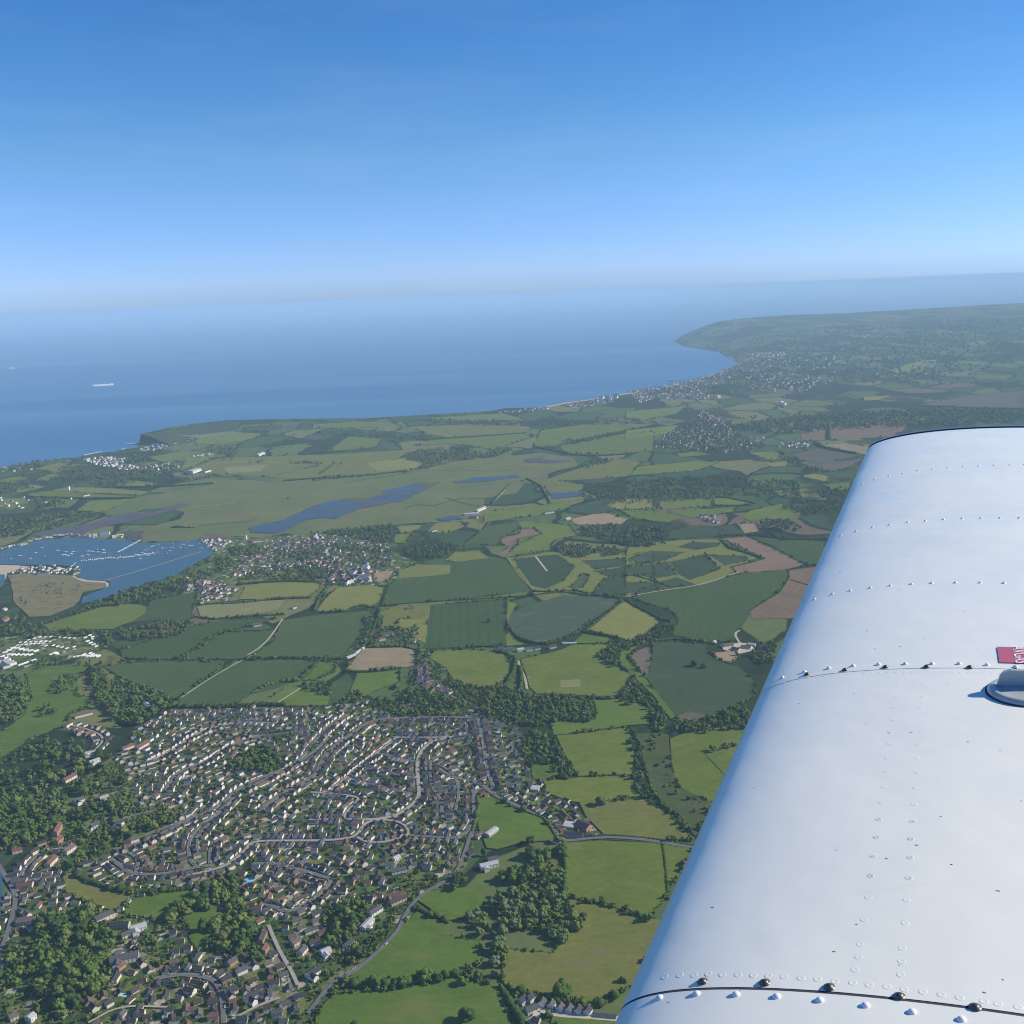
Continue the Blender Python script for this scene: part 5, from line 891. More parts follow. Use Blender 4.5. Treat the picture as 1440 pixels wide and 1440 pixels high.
def mass_of_trees(name, pts_, scl, label, cat, crowns, dark=0.0):
    me = bpy.data.meshes.new(name); me.vertices.add(len(pts_)); me.vertices.foreach_set('co', np.asarray(pts_, np.float32).ravel())
    for an, ty, dt in (('tree_scale', 'FLOAT', scl), ('tree_turn', 'FLOAT', RNG.uniform(0, 6.28, len(pts_)))):
        at_ = me.attributes.new(an, ty, 'POINT'); at_.data.foreach_set('value', np.asarray(dt, np.float32))
    o = bpy.data.objects.new(name, me); COL.objects.link(o)
    ng = bpy.data.node_groups.new(name, 'GeometryNodeTree'); ng.interface.new_socket('Geometry', in_out='INPUT', socket_type='NodeSocketGeometry'); ng.interface.new_socket('Geometry', in_out='OUTPUT', socket_type='NodeSocketGeometry')
    N, L = ng.nodes, ng.links; gi, go = N.new('NodeGroupInput'), N.new('NodeGroupOutput'); jn = N.new('GeometryNodeJoinGeometry')
    for c in crowns:
        oi = N.new('GeometryNodeObjectInfo'); oi.inputs['Object'].default_value = c; oi.inputs['As Instance'].default_value = False
        g2 = N.new('GeometryNodeGeometryToInstance'); L.new(oi.outputs['Geometry'], g2.inputs[0]); L.new(g2.outputs[0], jn.inputs[0])
    ip = N.new('GeometryNodeInstanceOnPoints'); L.new(gi.outputs[0], ip.inputs['Points']); L.new(jn.outputs[0], ip.inputs['Instance']); ip.inputs['Pick Instance'].default_value = True
    def attr(n):
        q = N.new('GeometryNodeInputNamedAttribute'); q.data_type = 'FLOAT'; q.inputs['Name'].default_value = n; return q.outputs['Attribute']
    cx = N.new('ShaderNodeCombineXYZ'); L.new(attr('tree_turn'), cx.inputs[2]); L.new(cx.outputs[0], ip.inputs['Rotation']); L.new(attr('tree_scale'), ip.inputs['Scale'])
    rv = N.new('FunctionNodeRandomValue'); rv.data_type = 'INT'; rv.inputs[4].default_value = 0; rv.inputs[5].default_value = len(crowns)-1; L.new(rv.outputs[2], ip.inputs['Instance Index'])
    L.new(ip.outputs[0], go.inputs[0])
    md = o.modifiers.new('planting', 'NODES'); md.node_group = ng
    return tag(o, label, cat, kind='stuff')
def first_crowns(meshes):
    out = []
    for me in meshes:
        for o in bpy.data.objects:
            if o.type == 'MESH' and o.data == me: out.append(o); break
    return out
# the mass of farther trees is planted from one tree mesh inside its own node group
def crown_objects(meshes): return first_crowns(meshes)
# crowns for the mass come from trees that stand in the fields (their own mesh, default foliage)
src = []
for k_, me in enumerate(LITE):
    i = rest_t[k_]; t = empty('tree', (cand[i][2], cand[i][3], 0), 0, f"ragged {['small','medium','large','tall'][k_]} tree deep inside {cand[i][1]}", 'tree'); t.scale = (cand[i][4],)*3
    link_part('trunk', TRUNK, t); src.append(link_part('crown', me, t))
P3 = [(cand[i][2], cand[i][3], float(height(cand[i][2], cand[i][3])) - .3) for i in rest_t[4:]]; S3 = [cand[i][4] for i in rest_t[4:]]
far_pt = [np.hypot(p[0], p[1]) for p in P3]
mass_of_trees('woodland', P3, S3, 'dark green woodland and copses spread over the far fields and valleys', 'woods', src)
mass_of_trees('garden_shrubs', [(x, y, -.1*d) for x, y, d in bush], [d for x, y, d in bush], 'green shrubs and small trees filling the gardens between the houses', 'shrubs', src)
edge_p, edge_s = [], []
for mt, poly in FIELD_POLYS:
    d0 = np.hypot(*np.mean(poly, axis=0)); A_ = np.array(poly)
    if mt in ('pale', 'mud', 'sand', 'dune') or np.ptp(A_, axis=0).max() < 60 or d0 > 14000: continue
    st = 3.2 if d0 < 2600 else 5 if d0 < 4500 else 10; Q = densify(list(poly)+[poly[0]], st)
    for q in Q:
        g_ = noise.noise((q[0]*.006, q[1]*.006, 2.2)) + .5*noise.noise((q[0]*.03, q[1]*.03, 5.2))
        if g_ < -.08 or near_road(q[0], q[1], 4.5): continue
        d = RNG.uniform(2.6, 4.6) if RNG.random() > .13 + max(0, g_-.2)*.8 else RNG.uniform(6, 12)
        if d0 > 5000: d *= 1.6
        h_ = float(height(q[0], q[1])); edge_p.append((q[0]+RNG.normal()*1.2, q[1]+RNG.normal()*1.2, h_-.12*d)); edge_s.append(d)
mass_of_trees('hedgerow_scrub', edge_p, edge_s, 'dark bushes and scrub straggling along the field edges', 'scrub', src)
print('SCRUB', len(edge_p))
# ------------------------------------------------------------------ hedges
def hedge(label, path, h, tp):
    P = np.array(densify(path, 1.0)); n = len(P); V, Fs, b = [], [], 0; rg = np.random.default_rng(abs(hash(label)) % 99991 if False else len(label)*131 + n)
    far = np.hypot(*P.mean(0)); step = 1.0 if far < 2400 else 2.6 if far < 4000 else 6
    for i in range(0, n, max(1, int(step))):
        q = P[i] + rg.normal(size=2)*.35; r = h*rg.uniform(.48, .7); z = h*.42
        if rg.random() < tp*.32: r = rg.uniform(2.2, 4.6); z = r*1.0
        r *= 1.25 if far < 4800 else 1.6
        I = ICO2 if r > 2.0 and far < 2200 else ICO1
        D = I[0]*(1 + rg.uniform(-.24, .24, (len(I[0]), 1)))*r*np.array([1.15, 1.15, .95]) + np.array([q[0], q[1], z+float(height(q[0], q[1]))])
        V.append(D); Fs.append(I[1]+b); b += len(D)
    return tag(mesh_obj('hedge', np.concatenate(V), np.concatenate(Fs), M['hedge']), label, 'hedge', 'field hedges')
for lab, tl, s, h, tp in HEDGES: hedge(lab, pts(tl, s), h, tp)
# ------------------------------------------------------------------ boats
def hull_mesh(L, B, D):
    st = [(-.5, .62, 0), (-.3, .95, 0), (0, 1, 0), (.25, .8, .05), (.42, .38, .14), (.5, .03, .22)]; V = []
    for t, w, sh in st:
        x = t*L; y = w*B/2; z = D*(1+sh)
        V += [(x, -y, z), (x, -y*.8, z*.35), (x, -y*.35, -.3), (x, y*.35, -.3), (x, y*.8, z*.35), (x, y, z)]
    Fs = []
    for j in range(5):
        for i in range(5): Fs.append((j*6+i, (j+1)*6+i, (j+1)*6+i+1, j*6+i+1))
        Fs.append((j*6+5, (j+1)*6+5, (j+1)*6, j*6))
    Fs += [(0, 1, 2, 3, 4, 5), (35, 34, 33, 32, 31, 30)]
    return V, Fs
V, Fs = hull_mesh(9, 3, 1.1); o = mesh_obj('hull', V, Fs, M['shop_white']); HULL = o.data; bpy.data.objects.remove(o)
mb = MB(); mb.add([(-1.6,-.95,1),(1.7,-.75,1),(1.7,.75,1),(-1.6,.95,1),(-1.5,-.85,1.9),(.9,-.6,1.75),(.9,.6,1.75),(-1.5,.85,1.9)], [(4,5,6,7),(0,1,5,4),(1,2,6,5),(2,3,7,6),(3,0,4,7)]); o = mb.build('cabin', M['shop_white']); CABIN = o.data; bpy.data.objects.remove(o)
mb = MB(); n = 6
mb.add([(.5+.09*math.cos(i*1.047), .09*math.sin(i*1.047), z) for z in (1.4, 11.5) for i in range(n)], [(i, (i+1) % n, n+(i+1) % n, n+i) for i in range(n)] + [tuple(range(n, 2*n))]); mb.box(-2.6, .5, -.07, .07, 2.5, 2.66); o = mb.build('mast', M['mast']); MAST = o.data; bpy.data.objects.remove(o)
boats = []
def boat(p, yaw, label, group, s=1.0, hull='shop_white', mast=False):
    b = empty('boat', (p[0], p[1], 1.95), yaw, label, 'boat', group); b.scale = (s,)*3
    link_part('hull', HULL, b, [M[hull]]); link_part('cabin', CABIN, b)
    if mast: link_part('mast', MAST, b)
    return b
HC = {'shop_white': 'white', 'hullblue': 'navy', 'hullred': 'red'}
def moored(coords, tl, phrase, group, s0=.9, s1=1.3):
    c = sorted(px(tl, coords))
    for i, q in enumerate(c):
        hl = 'shop_white' if random.random() < .86 else random.choice(['hullblue', 'hullred']); ms = random.random() < .4
        boat(at(*q), random.uniform(-.4, .4)+random.choice([0, 3.14]), f"{HC[hl]} {'yacht with mast' if ms else 'motor boat'}, {ordinal(i+1)} from left {phrase}", group, random.uniform(s0, s1), hl, ms)
moored('20,500 95,520 172,495 255,517 355,428 488,452 525,490 545,487 575,495 600,480 555,462 650,468 617,462 748,457 742,487 785,460 825,447 828,465 870,445 875,470 868,368 300,470 690,500', 'J', 'of boats moored in the harbour pool', 'boats moored in the harbour pool', 1.1, 1.7)
moored('1250,440 1280,420 1335,405 1370,430 1400,440 1410,480 1435,455 1330,465 1250,492 1200,470 1180,520 1300,410 1225,450', 'J', 'of boats moored right of the pontoons', 'boats moored right of the pontoons', 1.0, 1.5)
moored('10,905 80,903 105,880 120,915 160,890 180,893 240,870 255,910 20,880 140,860', 'K', 'of boats below the village quay', 'boats below the village quay', 1.0, 1.5)
for i, t in enumerate(np.linspace(0, 1, 44)):   # the long pontoon line
    x, y = np.interp(t, [0, .1, .5, 1], [690, 770, 1040, 1300]), np.interp(t, [0, .1, .5, 1], [536, 526, 508, 470])
    p = at(*px('J', f'{x+random.uniform(-3,3)},{y+random.uniform(-6,6)}')[0]); ms = random.random() < .5
    boat(p, 1.9+random.uniform(-.15, .15), f"white {'yacht with mast' if ms else 'motor boat'}, {ordinal(i+1)} from left along the long pontoon", 'boats along the long pontoon', random.uniform(1.0, 1.45), 'shop_white', ms)
for i, t in enumerate(np.linspace(0, 1, 16)):
    p = at(*px('J', f'{1000+t*180},{462-t*98}')[0]); boat(p, .6+random.uniform(-.2, .2), f"white boat, {ordinal(i+1)} from the lower end of the short slanting pontoon", 'boats along the short pontoon', random.uniform(.8, 1.2))
HB = '10,437 40,430 65,425 90,417 118,412 150,413 172,409 195,402 215,397 240,380 262,372 290,362 325,358 350,352 372,347 400,344 430,342 452,332 480,326 510,324 540,322 570,318 600,316'
for i, q in enumerate(px('J', HB)):
    p = at(*q); b = empty('houseboat', (p[0], p[1], 1.95), random.uniform(-.3, .9), f"{['white','cream','grey'][i % 3]} houseboat, {ordinal(i+1)} from left along the far shore", 'houseboat', 'houseboats along the far shore'); b.scale = (random.uniform(1.2, 1.9),)*3
    link_part('hull', HULL, b, [M['hullblue' if i % 4 == 1 else 'shop_white']]); mb = MB(); mb.box(-3.6, 2.4, -1.3, 1.3, 1.12, 3.4); mb.build('cabin', M[['w_white', 'w_cream', 'w_grey'][i % 3]], b); mb = MB(); mb.box(-3.9, 2.7, -1.5, 1.5, 3.41, 3.6); mb.build('roof', M['r_pale'], b)
for i, q in enumerate(px('J', '600,590 612,578 625,566 640,556 590,600 630,610 645,600 655,590 665,615')):
    boat(at(*q), random.uniform(0, 3), f"white boat, {ordinal(i+1)} laid up on the slip at the spit point", 'boats on the spit slip', random.uniform(1, 1.4))
p = at(*px('J', '380,504')[0]); boat(p, .1, 'dark low barge moored alone in the harbour pool', None, 1.7, 'hullblue')
def pontoon(tl, s, label):
    P = np.array(densify(pts(tl, s), 6)); T = np.gradient(P, axis=0); T /= np.linalg.norm(T, axis=1)[:, None]; N = np.stack([-T[:, 1], T[:, 0]], 1); n = len(P)
    V = [(*q, z) for z in (2.6, 1.9) for q in np.concatenate([P+N*1.3, P-N*1.3])]
    o = mesh_obj('pontoon', V, [(i+1, i, n+i, n+i+1) for i in range(n-1)] + [(i, i+1, 2*n+i+1, 2*n+i) for i in range(n-1)] + [(n+i+1, n+i, 3*n+i, 3*n+i+1) for i in range(n-1)], M['wood']); tag(o, label, 'pontoon')
pontoon('J', '675,540 770,530 1040,513 1320,470', 'long floating pontoon lined with white boats across the harbour'); pontoon('J', '990,466 1090,412 1185,362', 'short slanting pontoon running to the marsh shore')
# ferry and ship out at sea
def ship():
    a, b = at(*px('H', '770,388')[0]), at(*px('H', '958,374')[0]); d = (b-a)[:2]; L = float(np.hypot(*d)); c = (a+b)/2
    t = empty('cargo_ship', (c[0], c[1], -1.2), math.atan2(d[1], d[0]) + math.pi, 'long white car carrier ship with a dark waterline steaming across the sea', 'ship')
    B = 26; st = [(-.5, .8), (-.42, 1), (.3, 1), (.42, .75), (.5, .08)]
    def loft(z0, z1, k=1.0, x1=1.0):
        V = [(x*L*(1 if x < 0 else x1), w*B/2*s*k, z) for z in (z0, z1) for s in (1, -1) for x, w in st]; F5 = []
        for i in range(4): F5 += [(i, 5+i, 6+i, i+1)[::-1], (10+i, 11+i, 16+i, 15+i)[::-1], (i, i+1, 11+i, 10+i)[::-1], (5+i, 15+i, 16+i, 6+i)[::-1]]
        F5 += [(0, 10, 15, 5), (4, 9, 19, 14)]; return V, F5
    mesh_obj('hull', *loft(-1, 6.5), M['hullblue'], t); mesh_obj('superstructure', *loft(6.55, 26, .97, .96), M['shop_white'], t)
    mb = MB(); mb.box(L*.36, L*.43, -B*.42, B*.42, 26.05, 31); mb.build('bridge', M['shop_white'], t); mb = MB(); mb.box(-L*.3, -L*.25, -3, 3, 26.05, 35); mb.box(-L*.295, -L*.255, -2, 2, 35, 36); mb.build('funnel', M['hullblue'], t)
    mb = MB(); mb.box(-L*.5-1, -L*.47, -6, 6, 6.6, 22); mb.build('stern_ramp', M['w_grey'], t)
ship()
def ferry():
    a = at(*px('H', '95,236')[0]); b = at(*px('H', '0,241')[0]); d = (a-b)[:2]; t = empty('ferry', (a[0], a[1], -1.2), math.atan2(d[1], d[0]), 'small white fast ferry trailing a white wake on the left', 'ferry')
    V, Fs = hull_mesh(90, 26, 11); mesh_obj('hull', V, Fs, M['shop_white'], t); mb = MB(); mb.box(-36, 26, -11, 11, 11.3, 22); mb.box(-22, 18, -8, 8, 22, 28); mb.build('cabin', M['shop_white'], t)
    P = [a[:2]-d*u for u in np.linspace(.08, 2.2, 30)]; ribbon('wake', P, 24, -.6, M['surf'])
ferry()
p0, p1 = [q[:2] for q in pts('Q', '150,402 212,399')]; d = p1-p0; Lp = float(np.hypot(*d))
t = empty('pier', (*p1, 0), math.atan2(-d[1], -d[0]), 'thin dark seaside pier reaching into the far bay', 'pier'); mb = MB(); mb.box(-30, Lp, -5, 5, 5, 6.5); mb.build('deck', M['wood'], t); mb = MB(); mb.box(Lp-60, Lp-10, -12, 12, 6.55, 14); mb.build('pavilion', M['w_buff'], t)
for i in range(12):
    mb = MB(); x = Lp*(i+.5)/12; mb.box(x-1, x+1, -4, 4, -3, 4.95); mb.build('pile', M['wood'], t)
# ------------------------------------------------------------------ holiday park caravans
mb = MB(); mb.box(-5, 5, -1.9, 1.9, .5, 3.0); o = mb.build('wall', M['w_white']); CW = o.data; bpy.data.objects.remove(o)
mb = MB(); mb.add([(-5.2,-2.1,2.9),(5.2,-2.1,2.9),(5.2,2.1,2.9),(-5.2,2.1,2.9),(-5.2,0,3.6),(5.2,0,3.6)], [(0,1,5,4),(2,3,4,5),(1,2,5),(3,0,4),(3,2,1,0)]); o = mb.build('roof', M['shop_white']); CR = o.data; bpy.data.objects.remove(o)
ROWS_C = [('the long top row','J','220,1210 330,1180 450,1175 560,1185 650,1190',17,.9), ('the second row','J','150,1225 260,1220 400,1215 440,1220',12,.9), ('the slanting chalet rows','J','700,1195 760,1165 800,1190 740,1215 780,1240 830,1265',13,1.2), ('the wide white row','J','30,1320 120,1270 240,1295 330,1300',14,1.5), ('the middle row','J','360,1255 450,1250 560,1275 660,1255',11,1.0), ('the lower right row','J','620,1350 700,1335 790,1345 850,1335',14,1.2), ('the second lower right row','J','690,1330 760,1315 840,1350',9,1.1), ('the left slope row','J','10,1340 60,1370 130,1415',9,1.5), ('the bottom row','J','160,1420 240,1390 300,1370',10,1.2), ('the group by the drive','J','420,1330 470,1310 490,1330',8,1.1), ('the third row','J','130,1250 240,1240 380,1230',12,.9), ('the shop terrace','J','60,1330 180,1330 280,1330',10,1.3)]
for rn, tl, s, n, sc_ in ROWS_C:
    Q = np.array(densify(pts(tl, s), 1)); y0 = random.uniform(.7, 1.2)
    n = max(4, int(n*.62))
    for i in range(n):
        q = Q[int((len(Q)-1)*(i+.5)/n)]; t = empty('static_caravan', (q[0], q[1], .15), y0 + random.uniform(-.12, .12), f"{'white' if i % 3 else 'cream'} static caravan, {ordinal(i+1)} from left in {rn} of the holiday park", 'caravan', 'holiday park caravans'); t.scale = (sc_*.85,)*3
        link_part('wall', CW, t, [M['shop_white' if i % 3 else 'w_cream']]); link_part('roof', CR, t)
# ------------------------------------------------------------------ cars
mb = MB(); mb.add([(-2.1,-.85,.35),(2.1,-.85,.35),(2.1,.85,.35),(-2.1,.85,.35),(-2.1,-.85,.85),(2.1,-.8,.8),(2.1,.8,.8),(-2.1,.85,.85),(-1.7,-.7,.92),(.9,-.75,.92),(.9,.75,.92),(-1.7,.7,.92),(-1.3,-.6,1.42),(.2,-.62,1.45),(.2,.62,1.45),(-1.3,.6,1.42)], [(0,1,5,4),(1,2,6,5),(2,3,7,6),(3,0,4,7),(4,5,6,7),(12,13,14,15)]); o = mb.build('body', M['car_white']); CB = o.data; bpy.data.objects.remove(o)
mb = MB(); mb.add([(-1.7,-.7,.86),(.9,-.75,.84),(.9,.75,.84),(-1.7,.7,.86),(-1.3,-.6,1.42),(.2,-.62,1.44),(.2,.62,1.44),(-1.3,.6,1.42)], [(0,1,5,4),(1,2,6,5),(2,3,7,6),(3,0,4,7)]); o = mb.build('window', M['glass']); CG = o.data; bpy.data.objects.remove(o)
mb = MB(); n = 10; mb.add([(.32*math.cos(6.283*i/n), y, .32*math.sin(6.283*i/n)) for y in (-.1, .1) for i in range(n)], [(i, (i+1) % n, n+(i+1) % n, n+i) for i in range(n)] + [tuple(range(n))[::-1], tuple(range(n, 2*n))]); o = mb.build('wheel', M['tyre']); CWH = o.data; bpy.data.objects.remove(o)
CC = ['white', 'silver', 'black', 'red', 'blue', 'white', 'silver']
def car(x, y, yaw, z, col, label, group=None):
    t = empty('car', (x, y, z), yaw, label, 'car', group); link_part('body', CB, t, [M['car_'+col]]); link_part('window', CG, t)
    for wx, wy in ((-1.3, -.8), (-1.3, .8), (1.3, -.8), (1.3, .8)): w = link_part('wheel', CWH, t); w.location = (wx, wy, .32)
cars = {}
for nm, P, w, hs in ROADP:
    if not hs or w < 5: continue
    Q = np.array(densify(P, 1)); T = np.gradient(Q, axis=0); i = random.randint(5, 30)
    while i < len(Q)-5:
        if np.hypot(*Q[i]) < 1850:
            t = T[i]/np.linalg.norm(T[i]); sd = random.choice([-1, 1]); q = Q[i] + np.array([-t[1], t[0]])*sd*(w/2-1.1); pp = project([[q[0], q[1], 0]])[0]
            if 0 < pp[0] < 1440 and pp[1] < 1440: cars.setdefault(nm, []).append((pp[0], q[0], q[1], math.atan2(t[1], t[0])))
        i += random.randint(16, 60)
for z, L in cars.items():
    L.sort()
    for n_, (a_, x, y, yw) in enumerate(L):
        c = random.choice(CC); car(x, y, yw, 2.05, c, f"{c} car parked at the kerb, {ordinal(n_+1)} from left along {z[4:]}", 'cars parked along the estate roads')
q = at(*px('E', '1096,943')[0]); car(q[0], q[1], .9, 2.1, 'white', 'white car driving up the curving hedge-lined lane')
for i, s in enumerate(['250,520', '254,535', '258,550', '262,562', '266,574', '248,508']):
    q = at(*px('C', s)[0]); car(q[0], q[1], .2, .6, ['red', 'white', 'silver', 'black', 'white', 'blue'][i], f"{['red','white','silver','black','second white','blue'][i]} car parked beside the field drive under the trees", 'cars beside the field drive')
# swimming pools
def pool(tl, s, label):
    P = [p[:2] for p in pts(tl, s)]; c = np.mean(P, axis=0); t = empty('swimming_pool', (*c, .2), 0, label, 'pool')
    mesh_obj('water', [(*(p-c), .12) for p in P], [tuple(range(len(P)))], M['pool'], t); n = len(P); mesh_obj('edge', [(*((p-c)*k), z) for k, z in ((1.0, .13), (1.18, .13), (1.18, -.2)) for p in P], [(i, (i+1) % n, n+(i+1) % n, n+i) for i in range(n)] + [(n+i, n+(i+1) % n, 2*n+(i+1) % n, 2*n+i) for i in range(n)], M['w_white'], t)
pool('E', '190,545 200,528 235,515 262,528 240,538 215,548', 'bright blue swimming pool beside the tall tree belt'); pool('D', '755,1262 765,1248 798,1248 792,1268', 'small pale blue pool in the bottom left gardens')

for o in bpy.data.objects:
    if 'label' in o and len(o['label'].split()) > 16: print('LONG', o['label'])
# ------------------------------------------------------------------ the wing
def camw(v): return RT*v[0] + UP*v[1] + FW*v[2]
vx, vy, al, be, CH, a0, b0, TH, CM = 1320.29659, 404.84035, -0.15817, -0.0126, 1.6, -0.28467, -0.65019, 0.09452, 0.01049
ST = dict(seam=.99193, r4=1.76285, r3=2.21567, r2=2.77887, r1=3.5336, tip=4.43511)
upf = np.array([-math.sin(ROLL), math.cos(ROLL)*math.cos(R(12.7)), math.sin(R(12.7))])
s_ = np.array([(vx-720)/F, (720-vy)/F, 1.0]); s_ /= np.linalg.norm(s_)
c0 = np.cross(upf, s_); c0 /= np.linalg.norm(c0); n0 = np.cross(s_, c0)
cc = math.cos(al)*c0 + math.sin(al)*n0; nn = -math.sin(al)*c0 + math.cos(al)*n0; cc = cc*math.cos(be) + s_*math.sin(be)
SW, CWV, NW = camw(s_), camw(cc), camw(nn); WP0 = CAM + camw(np.array([a0, b0, 0.0]))
def profile(n, lift=0.0):
    b = np.linspace(0, math.pi, n); x = (1-np.cos(b))/2
    yt = 5*TH*(.2969*np.sqrt(x)-.126*x-.3516*x**2+.2843*x**3-.1015*x**4); p = .4
    yc = np.where(x < p, CM/p**2*(2*p*x-x*x), CM/(1-p)**2*((1-2*p)+2*p*x-x*x)); dy = np.where(x < p, 2*CM/p**2*(p-x), 2*CM/(1-p)**2*(p-x)); th = np.arctan(dy)
    yt = yt + lift/CH
    X = np.concatenate([(x+yt*np.sin(th))[::-1], (x-yt*np.sin(th))[1:]]); Y = np.concatenate([(yc-yt*np.cos(th))[::-1], (yc+yt*np.cos(th))[1:]])
    return X*CH, Y*CH
NP = 121
def wing_pts(u, lift=0.0, n=NP):
    X, Y = profile(n, lift); return WP0 + u*SW + np.outer(X, CWV) + np.outer(Y, NW)
wing = empty('aircraft_wing', tuple(WP0 + SW*1.0 + CWV*.5), 0, 'white riveted metal aircraft wing reaching out over the fields at right', 'aircraft wing')
def to_local(P): return np.asarray(P) - np.array(wing.location)
def skin_mat():
    k = NT('white_wing_paint'); k.b.inputs['Roughness'].default_value = .3; k.b.inputs['Specular IOR Level'].default_value = .5; k.b.inputs['Coat Weight'].default_value = .08; k.b.inputs['Coat Roughness'].default_value = .12
    tc = k.n('ShaderNodeTexCoord').outputs['Object']
    grime = k.ramp(k.noise(5, 6, vec=tc, rough=.7), [(.35, (.93, .94, .95)), (.75, (1, 1, 1))])
    st = k.n('ShaderNodeMapping'); st.inputs['Scale'].default_value = (2.5, 40, 12); k.l(tc, st.inputs['Vector'])
    streak = k.ramp(k.noise(1.0, 3, vec=st.outputs[0]), [(.66, (1, 1, 1)), (.85, (.95, .955, .955))])
    c = k.mix(1.0, (.88, .885, .785), grime, 'MULTIPLY'); c = k.mix(1.0, c, streak, 'MULTIPLY'); k.col(c)
    k.l(k.ramp(k.noise(7, 5, vec=tc), [(.3, (.24,)*3), (.7, (.42,)*3)]), k.b.inputs['Roughness'])
    k.bump(k.noise(4.2, 3, vec=tc), .16, .025); return k.mat
M['skin'] = skin_mat(); M['seal'] = plain('dark_gap', (.085, .088, .105), .5); M['navy'] = plain('navy_trim', (.012, .016, .06), .25, .5, scale=30); M['tipgrey'] = plain('grey_tip_paint', (.35, .42, .5), .3, .5, scale=20)
k = NT('screw_steel'); k.col((.16, .15, .14)); k.b.inputs['Metallic'].default_value = .7; k.b.inputs['Roughness'].default_value = .4; M['screw'] = k.mat
k = NT('rivet_paint'); k.col((.8, .82, .84)); k.b.inputs['Roughness'].default_value = .25; k.b.inputs['Specular IOR Level'].default_value = .5; M['rivet'] = k.mat
def strip(us, lifts, name, mat, sm=True):
    V = np.concatenate([to_local(wing_pts(u, l)) for u, l in zip(us, lifts)]); n = 2*NP-1
    Fq = np.array([(j*n+i, (j+1)*n+i, (j+1)*n+i+1, j*n+i+1) for j in range(len(us)-1) for i in range(n-1)])
    return V, Fq
def add_skin(name, us, lifts, mat):
    V, Fq = strip(us, lifts, name, mat); return mesh_obj(name, V, Fq, mat, wing, True)
G = .0017
def edge(u0, u1, n, l0=0.0, l1=0.0, roll0=True, roll1=True):
    us = list(np.linspace(u0, u1, n)); li = [l0]*n
    return us, li
add_skin('root_panel', *edge(.12, ST['seam']-G, 24, roll0=False), M['skin'])
us, li = edge(ST['seam']+G, ST['r4']+.016, 26, roll1=False); add_skin('inner_panel', us, li, M['skin'])
u2 = np.linspace(ST['r4']-.012, ST['tip']-.012, 60); add_skin('outer_panel', list(u2), [.0005]*60, M['skin'])
add_skin('seam_gap', np.linspace(ST['seam']-G*1.5, ST['seam']+G*1.5, 5), [-.0004]*5, M['seal'])
add_skin('tip_seam', [ST['tip']-.02, ST['tip']-.01, ST['tip']+.0, ST['tip']+.004], [-.003, -.0025, -.0025, -.003], M['seal'])
add_skin('tip_band', [ST['tip']-.002, ST['tip'], ST['tip']+.045, ST['tip']+.05], [-.004, .002, .002, -.003], M['navy'])
# rounded tip cap beyond the band
us, li = [], []
V = []
for t in np.linspace(0, 1, 14):
    u = ST['tip']+.05+.16*math.sin(t*math.pi/2); X, Y = profile(NP); ksh = math.cos(t*math.pi/2)*.97 + .001; ym = Y[NP-1]
    Yc = Y*(ksh if t > 0 else 1); xm = CH*.45; Xc = xm + (X-xm)*(0.75 + .25*math.cos(t*math.pi/2))
    V.append(to_local(WP0 + u*SW + np.outer(Xc, CWV) + np.outer(Yc - .004*(1-t), NW)))
n = 2*NP-1; mesh_obj('wing_tip', np.concatenate(V), np.array([(j*n+i, (j+1)*n+i, (j+1)*n+i+1, j*n+i+1) for j in range(13) for i in range(n-1)]), M['tipgrey'], wing, True)
# where a pixel meets the upper skin
XU, YU = profile(NP); XU, YU = XU[NP-1:], YU[NP-1:]
def surf(u, xi):   # xi: 0..1 index along the upper profile
    f = xi*(NP-1); x = np.interp(f, range(NP), XU); y = np.interp(f, range(NP), YU); return WP0 + u*SW + x*CWV + y*NW
GU = np.linspace(.3, 4.6, 160); GX = np.linspace(.02, .8, 160); GP = project(np.array([[surf(u, x) for x in GX] for u in GU]).reshape(-1, 3)).reshape(160, 160, 2)
def on_wing(x, y):
    d = np.sum((GP - np.array([x, y]))**2, -1); i, j = np.unravel_index(int(d.argmin()), d.shape); q = np.array([GU[i], GX[j]])
    for _ in range(12):
        p = project([surf(*q)])[0]; e = np.array([x, y]) - p; h = 1e-4
        J = np.column_stack([(project([surf(q[0]+h, q[1])])[0]-p)/h, (project([surf(q[0], q[1]+h)])[0]-p)/h])
        try: q = q + np.clip(np.linalg.solve(J, e), -.15, .15)
        except np.linalg.LinAlgError: break
        q[1] = min(max(q[1], .005), .95)
    return q
def frame(q):
    h = 1e-3; p = surf(*q); tx = surf(q[0], q[1]+h)-p; tx /= np.linalg.norm(tx); nz = np.cross(SW, tx); nz /= np.linalg.norm(nz)
    if nz @ NW < 0: nz = -nz
    return p, tx, SW, nz
def dome_mesh(r, h, n=14, k=5, flat=False):
    V = [(0, 0, h)]; Fs = []
    for j in range(1, k+1):
        a = j/k*math.pi/2; rr = r*math.sin(a); z = h*math.cos(a) if not flat else (h if j < k-1 else h*.6 if j < k else -.0006)
        V += [(rr*math.cos(6.2832*i/n), rr*math.sin(6.2832*i/n), z if j < k else -.0008) for i in range(n)]
    for i in range(n): Fs.append((0, 1+i, 1+(i+1) % n))
    for j in range(k-1):
        for i in range(n): Fs.append((1+j*n+i, 1+(j+1)*n+i, 1+(j+1)*n+(i+1) % n, 1+j*n+(i+1) % n))
    return V, Fs
def proto(name, V, Fs, mat, sm=True):
    o = mesh_obj(name, V, Fs, mat, None, sm); me = o.data; bpy.data.objects.remove(o); return me
RIV = proto('rivet', *dome_mesh(.0032, .0023), M['rivet']); RIVB = proto('rivet', *dome_mesh(.0034, .0027), M['rivet'])
